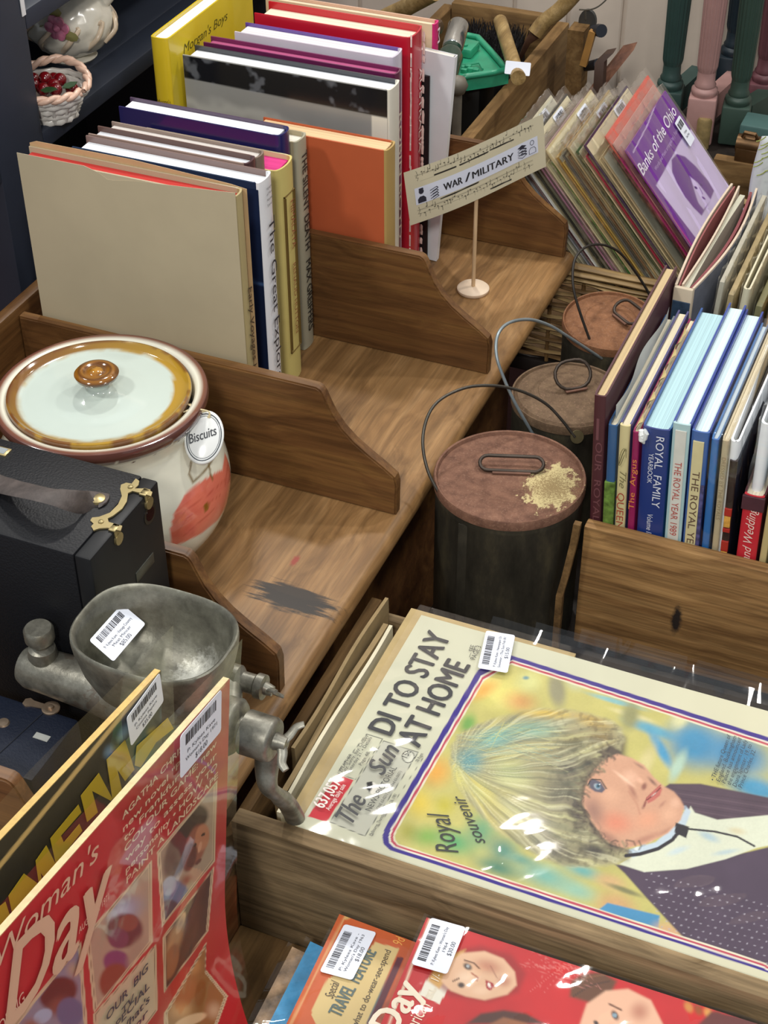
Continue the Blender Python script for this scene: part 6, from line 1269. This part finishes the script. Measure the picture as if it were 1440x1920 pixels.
wd2 = thing('wooden_offcut', 'dark reddish wood pieces propped behind the music sleeves', 'wood piece', (-.68, 2.6, TZ)); RB = wood('red_brown_wood', '#4a2e22', '#6b4635', '#86604b', 'Z', 1, .5)
b = B(); p0, p1 = ay(1178, 92, 2.62), ay(1100, 190, 2.56); d = p1-p0; b.rings([[p+v_ for v_ in (Vector((-.012, -.01, -.006)), Vector((.012, -.01, .004)), Vector((.012, .012, .01)), Vector((-.012, .012, 0)))] for p in (p0, p1, Vector((p1.x+d.x*.6, p1.y, TZ+.008)))]); part('plank', b, RB, wd2, 0, True)
b = B(); p0, p1 = ay(1140, 98, 2.58), ay(1124, 160, 2.56); b.rings([[p+v_ for v_ in (Vector((-.008, -.01, 0)), Vector((.008, -.01, .004)), Vector((.008, .01, .006)), Vector((-.008, .01, 0)))] for p in (p0+Vector((.004, 0, 0)), p0+(p1-p0)*.3+Vector((-.008, 0, 0)), p1, p1+Vector((-.02, 0, -.14)))]); part('bracket', b, plain('#3a261c', .5), wd2, 30, True)
# ------------------------------------------------------------------ turned legs of upturned tables
def legpost(label, base, col, rail=None, hgt=.55, s=1.0, blk=.075, flip=False):
    t = thing('turned_table_leg', label, 'table leg', (base.x, base.y, TZ), group='painted turned table legs in the background')
    mt = plain(col, .45, var=.05); zb = base.z; w = .036*s
    M = Matrix.Translation((base.x, base.y, 0))@Matrix.Rotation(radians(8), 4, 'Z')
    b = B(M); b.box((-w, -w, zb-blk), (w, w, zb), .004, 2); part('block', b, mt, t, 40, True)
    b = B(M); b.lathe([(.030*s, zb-.001), (.034*s, zb+.006), (.033*s, zb+.012), (.026*s, zb+.016), (.028*s, zb+.020), (.0235*s, zb+.026), (.0225*s, zb+.045)], (0, 0, 0), 32); part('collar', b, mt, t, 50, True)
    b = B(M); rings = []; nf = 18
    for z, r in ((zb+.045, .0225), (zb+.052, .0255), (zb+.056, .0265), (zb+.30, .033), (zb+hgt, .038)):
        k = 1 if z > zb+.05 else 0
        rings.append([Vector((r*s*(1-.07*k*(i % 4 in (1, 2)))*cos(2*pi*i/(nf*4)), r*s*(1-.07*k*(i % 4 in (1, 2)))*sin(2*pi*i/(nf*4)), z)) for i in range(nf*4)])
    b.rings(rings); part('fluted_shaft', b, mt, t, 40, True)
    if rail:
        p1, hh, ww = rail; b = B(); a = Vector((base.x, base.y, zb-.012)); d = (p1-a).normalized(); sd_ = Vector((d.y, -d.x, 0)).normalized()
        a = a+d*(w+.002); b.rings([[p+sd_*x+Vector((0, 0, z)) for x, z in ((-ww, 0), (ww, 0), (ww, -hh), (-ww, -hh))] for p in (a, p1)]); part('rail', b, mt, t, 0, True)
    if zb-blk > TZ+.001: b = B(M); b.lathe([(.022*s, TZ+.0005), (.026*s, TZ+.008), (.02*s, zb-blk+.001)], (0, 0, 0), 20); part('foot', b, mt, t, 40, True)
    return t
pk = az(1320, 176, .515); g1 = az(1256, 163, .515); g2 = az(1383, 192, .50)
legpost('dark green fluted table leg, leftmost of the painted legs', g1, '#2e4541', (az(1310, 125, .505), .05, .014), blk=.09, s=.72)
legpost('dusty pink fluted table leg between the two dark green ones', pk, '#a8827d', (az(1385, 128, .505), .05, .014), blk=.09, s=.72)
legpost('dark green fluted table leg right of the pink one', g2, '#34483f', (az(1470, 150, .495), .045, .016), blk=.075, s=.72)
legpost('dark navy turned leg seen between the pink and the right green leg', az(1374, 100, .53), '#1d2a33', None, blk=.109, s=.7)
legpost('maroon turned leg at the right edge of the photo', az(1432, 150, .50), '#6b4248', None, blk=.079, s=.7)
b = B(); q = az(1422, 232, .50); b.box((q.x-.028, q.y-.03, TZ+.0006), (q.x+.08, q.y+.03, .507), .004); o_ = part('painted_block', b, plain('#43625f', .5), smooth=40, label='teal painted wood block right of the green table leg', cat='block'); recenter(o_)
b = B(); q = az(1320, 240, .46); b.tube([(q.x, q.y, TZ+.0006), (q.x, q.y, .475), (q.x, q.y, .48)], [.013, .014, .011], 14); o_ = part('cork_stub', b, plain('#7d6a42', .8, var=.3, ns=80), smooth=40, label='mottled brown wooden peg in front of the pink leg', cat='peg'); recenter(o_)
# tray with bulldog clip
tr = thing('wooden_tray', 'shallow wooden tray edge behind the purple sheet music', 'tray', (-.36, 2.42, TZ)); b = B()
y_ = 2.36
q0, q1 = az(1340, 292, .60), az(1480, 310, .60); b.box((q0.x, q0.y-.01, TZ+.0006), (q1.x+.2, q0.y+.012, .60), .003); part('front_board', b, OLDX, tr, 40, True)
b = B(); b.box((q0.x, q0.y+.0125, .50), (q1.x+.2, q0.y+.14, .51), .002); b.box((q0.x, q0.y+.013, TZ+.0006), (q0.x+.015, q0.y+.14, .499)); part('bottom_board', b, OLDX, tr, 30, True)
bc2 = thing('bulldog_clip', 'bronze bulldog clip gripping the tray edge', 'clip', tuple(az(1402, 300, .60))); b = B(); q = az(1402, 295, .602)
b.box((q.x-.019, q.y-.016, .578), (q.x+.019, q.y-.0115, .622), .002); b.box((q.x-.019, q.y+.0125, .578), (q.x+.019, q.y+.0165, .622), .002); b.tube([(q.x-.02, q.y, .624), (q.x+.02, q.y, .624)], .0155, 18); b.tube([(q.x-.012, q.y-.004, .637), (q.x-.008, q.y-.01, .648), (q.x+.008, q.y-.01, .648), (q.x+.012, q.y-.004, .637)], .0035, 8); part('body', b, plain('#6b5238', .3, .8, var=.2), bc2, 40, True)
gb = thing('patterned_bag', 'white curved bag with a faint leaf pattern at the right edge behind the album', 'bag', tuple(ay(1425, 420, 2.1))); b = B()
rows = []
for k in range(13):
    f = k/12; cx, cy = 1432+22*(1-f)-6*f, 255+165*f
    rows.append([ay(cx-22+60*i/10-8*sin(pi*f), cy, 2.06-.022*sin(pi*i/10)+.02*(i/10)) for i in range(11)])
b.rings(rows, closed=False); o_ = part('bag_side', b, None or plain('#cfd6d8', .4, var=.03), gb, 60, True); md = o_.modifiers.new('t', 'SOLIDIFY'); md.thickness = .003
b = B(); rr = random.Random(3)
for k in range(9):
    x, y = 1412+rr.random()*26, 265+k*8; L_ = [ay(x+j*6, y-j*3+2*sin(j), 2.030) for j in range(4)]; b.tube(L_, .0008, 5)
part('leaf_pattern', b, plain('#8f9a4a', .6), gb, 0, True)
# ------------------------------------------------------------------ navy shelf unit with china
NV = plain('#262c39', .55, var=.05); sh = thing('navy_shelf_unit', 'dark navy open shelving at the left edge holding white china', 'shelf', (-1.32, 1.7, 0))
zs = .912
b = B(); b.box((-1.145, 1.44, 0), (-1.10, 1.535, 1.7), .003); part('post', b, NV, sh, 40, True)
for nm, z, th_ in (('shelf_board', zs, .024), ('shelf_board', 1.066, .024), ('shelf_board', .70, .024)):
    b = B(); b.box((-1.55, 1.0 if z > .75 else 1.0, z-th_), (-1.1005-.046*0-.0, 2.3, z), .003) if False else b.box((-1.55, 1.0, z-th_), (-1.1455, 2.3, z), .002)
    if z > .75: b.box((-1.1455, 1.5355, z-th_), (-1.1005, 2.3, z), .003); b.box((-1.1455, 1.0, z-th_), (-1.1005, 1.4395, z), .003)
    if z > .75: part(nm, b, NV, sh, 30, True)
    else: b.bm.free()
b = B(); b.box((-1.57, 1.54, .3), (-1.5505, 2.3, 1.7)); b.box((-1.57, 2.3005, 0), (-1.1005, 2.33, 1.7)); part('back_panel', b, plain('#0f1218', .7), sh, 0, True)
b = B(); b.box((-1.0995, 1.527, 1.062), (-1.0985, 1.5345, 1.10)); part('price_tag', b, plain('#d8d8d8', .5), sh, 0, True)
POR = plain('#d9d3c4', .18, var=.06, ns=35, coat=.4)
tq = az(140, 108, zs); tp_ = thing('china_teapot', 'ornate white china teapot with a pink rose, lying on the navy shelf', 'teapot', (tq.x, tq.y, zs))
def puff(u, v): return 1+.05*sin(7*u)*sin(5*v)+.03*sin(13*u+3*v)
b = B(); rings = []
for k in range(19):
    v = -pi/2+pi*k/18*.98+.01; rr_ = .058*cos(v)
    rings.append([Vector((rr_*puff(2*pi*i/40, v*2)*cos(2*pi*i/40), rr_*puff(2*pi*i/40, v*2)*sin(2*pi*i/40), .052+.046*sin(v))) for i in range(40)])
b.rings(rings); b.lathe([(.028, .0), (.031, .004), (.022, .010), (.03, .016)], (0, 0, 0), 24)
part('body', b, POR, tp_, 60)
b = B(); b.tube(bez([(.040, .02, .07), (.062, .03, .098), (.075, .034, .128), (.066, .026, .142), (.05, .014, .13), (.04, .006, .10)], 40), [.007]*37 if False else .0068, 10); part('handle', b, POR, tp_, 60)
b = B(); b.tube(bez([(-.045, -.01, .04), (-.07, -.014, .06), (-.088, -.016, .085), (-.10, -.018, .09)], 20), .009, 10); part('spout', b, POR, tp_, 60)
b = B()
for k in range(6): 
    a = 2*pi*k/6; c_ = Vector((.018+.010*cos(a), -.056-.002*(k % 2), .066+.010*sin(a))); b.lathe([(.001, -.003), (.007, -.001), (.0075, .002), (.001, .004)], (0, 0, 0), 10, M=Matrix.Translation(c_)@Matrix.Rotation(pi/2, 4, 'X'))
b.lathe([(.001, -.003), (.006, 0), (.001, .005)], (0, 0, 0), 10, M=Matrix.Translation((.018, -.060, .066))@Matrix.Rotation(pi/2, 4, 'X')); part('rose', b, plain('#c4738f', .3, var=.3, ns=120), tp_, 50)
b = B()
for a in (200, 330, 100): q = Vector((.018+.02*cos(radians(a)), -.055, .066+.02*sin(radians(a)))); b.lathe([(.001, -.002), (.007, 0), (.001, .002)], (0, 0, 0), 8, M=Matrix.Translation(q)@Matrix.Rotation(pi/2, 4, 'X')@Matrix.Scale(1.7, 4, (1, 0, 0)))
part('leaf', b, plain('#8f8a55', .4), tp_, 50)
b = B()
for k in range(10):
    a = 2*pi*k/10; b.tube(bez([(.05*cos(a), .05*sin(a), .03), (.062*cos(a+.2), .062*sin(a+.2), .045), (.057*cos(a+.45), .057*sin(a+.45), .06), (.050*cos(a+.3), .05*sin(a+.3), .058)], 12), .0035, 6)
part('scrollwork', b, plain('#cdb9a0', .25, var=.15), tp_, 60)
bq = az(98, 214, zs); cb_ = thing('china_basket', 'small woven white china basket of red cherries on the navy shelf', 'basket', (bq.x, bq.y, zs))
b = B()
for k in range(5):
    r_, z = (.030, .032, .037, .043, .048)[k]+.0, (.002, .010, .019, .028, .036)[k]; b.tube([( (r_+.0016*(1 if (i+k) % 2 else -1))*cos(2*pi*i/28), (r_+.0016*(1 if (i+k) % 2 else -1))*sin(2*pi*i/28), z) for i in range(28)], .0040, 6, loop=True)
for i in range(14): a = 2*pi*i/14; b.tube([(.03*cos(a), .03*sin(a), .001), (.037*cos(a), .037*sin(a), .019), (.048*cos(a), .048*sin(a), .037)], .003, 6)
b.lathe([(.001, .001), (.028, .001), (.044, .034), (.040, .034), (.026, .006), (.001, .006)], (0, 0, 0), 28); part('basket', b, plain('#d6d2ca', .25, var=.06), cb_, 60)
b = B()
for s_ in (0, pi): b.tube([(.049*cos(2*pi*i/60)+.0025*cos(9*2*pi*i/60+s_)*cos(2*pi*i/60), .049*sin(2*pi*i/60)+.0025*cos(9*2*pi*i/60+s_)*sin(2*pi*i/60), .040+.0025*sin(9*2*pi*i/60+s_)+.012*max(0, sin(2*pi*i/60-.2))**2) for i in range(60)], .0038, 7, loop=True)
part('braided_rim', b, plain('#dcb8a2', .3, var=.12), cb_, 60)
CH = plain('#6d0d14', .12, var=.2, coat=.6); rr = random.Random(5)
for k in range(11):
    a = k*2.4; r_ = .008+.0028*k*.95; b = B(); b.lathe([(.0085*cos(v), .0085*sin(v)) for v in [-pi/2+.05+(pi-.1)*j/10 for j in range(11)]], (r_*cos(a), r_*sin(a), .040-.012*(r_/.04)**2+.004*(k % 2)), 16); part('cherry', b, CH, cb_, 60)
for q, a in (((.018, -.026), 20), ((.035, -.005), 60), ((-.004, -.034), -10)):
    b = B(); b.prism([(-.010, 0), (-.004, .005), (.004, .0045), (.011, 0), (.004, -.0045), (-.004, -.005)], (q[0], q[1], .046), (cos(radians(a)), sin(radians(a)), .1), (-sin(radians(a)), cos(radians(a)), .2), (0, 0, .0012)); part('leaf', b, plain('#2f4a2c', .3, var=.3), cb_, 20)
pq = az(4, 262, zs+.0); b = B(); b.lathe([(.02, 0), (.024, .004), (.023, .022), (.024, .024)], (0, 0, 0), 24); rc = thing('red_ornament', 'red and white china ornament at the far left on the navy shelf', 'ornament', tuple(pq+Vector((-.028, 0, 0)))); part('base', b, POR, rc, 40)
b = B(); b.lathe([(.023, .0242), (.025, .03), (.022, .055), (.012, .06), (.001, .06)], (0, 0, 0), 24); part('top', b, plain('#b51420', .2, coat=.5), rc, 50)
oq = az(6, 462, 0.0); ob = thing('orange_basket', 'round orange wicker basket on the floor below the navy shelf', 'basket', (oq.x, oq.y, 0)); b = B()
for k in range(11):
    z = .012+k*.021; r_ = .14+.03*sin(pi*k/11); b.tube([((r_+.005*(1 if (i+k) % 2 else -1))*cos(2*pi*i/36), (r_+.005*(1 if (i+k) % 2 else -1))*sin(2*pi*i/36), z+.004*sin(i*2.1+k)) for i in range(36)], .0085, 6, loop=True)
part('weave', b, plain('#b5662a', .5, var=.25, ns=50), ob, 60); b = B(); b.lathe([(.001, .004), (.13, .004), (.16, .14), (.13, .235), (.001, .235)], (0, 0, 0), 36); part('lining', b, plain('#3b1d10', .8), ob, 50)
# ------------------------------------------------------------------ light: shop ceiling lamps, added frontal fill lamps, soft room light
w = bpy.data.worlds.new('room_light'); S.world = w; w.use_nodes = True; w.node_tree.nodes['Background'].inputs[0].default_value = (.86, .93, 1, 1); w.node_tree.nodes['Background'].inputs[1].default_value = .55
def lamp(x, y, z, e, size, col=(1, .965, .91), aim=None):
    l = bpy.data.lights.new('ceiling_or_fill_lamp', 'AREA'); l.shape = 'DISK'; l.size = size; l.energy = e; l.color = col; o = bpy.data.objects.new('ceiling_or_fill_lamp', l); COL.objects.link(o); o.location = (x, y, z)
    d = Vector(aim or (x, y, 0))-Vector((x, y, z)); o.rotation_euler = d.to_track_quat('-Z', 'Y').to_euler(); return o
lamp(-1.25, 2.55, 3.0, 30, .16, aim=(-.6, 1.4, .6)); lamp(.35, 2.75, 3.0, 24, .16, aim=(-.3, 1.4, .6)); lamp(-.35, 1.1, 3.1, 9, .2); lamp(.9, .9, 3.0, 14, .2, aim=(-.4, 1.3, .6)); lamp(-1.5, .1, 2.9, 30, .25, aim=(-.6, 1.3, .6)); lamp(.2, -1.0, 2.7, 46, .3, aim=(-.4, 1.4, .6))  # last pair: frontal fill added to brighten the sides facing the camera
lamp(-.80, 2.92, 3.0, 2.2, .05, aim=(-.4, 1.6, .5)); lamp(-2.2, 2.0, 2.9, 8, .2, aim=(-.6, 1.6, .5))
vs = S.view_settings; vs.view_transform = 'Standard'; vs.look = 'None'; vs.exposure = -0.42; vs.gamma = 1.0; vs.use_curve_mapping = False
S.cycles.max_bounces = 8; S.cycles.transparent_max_bounces = 24
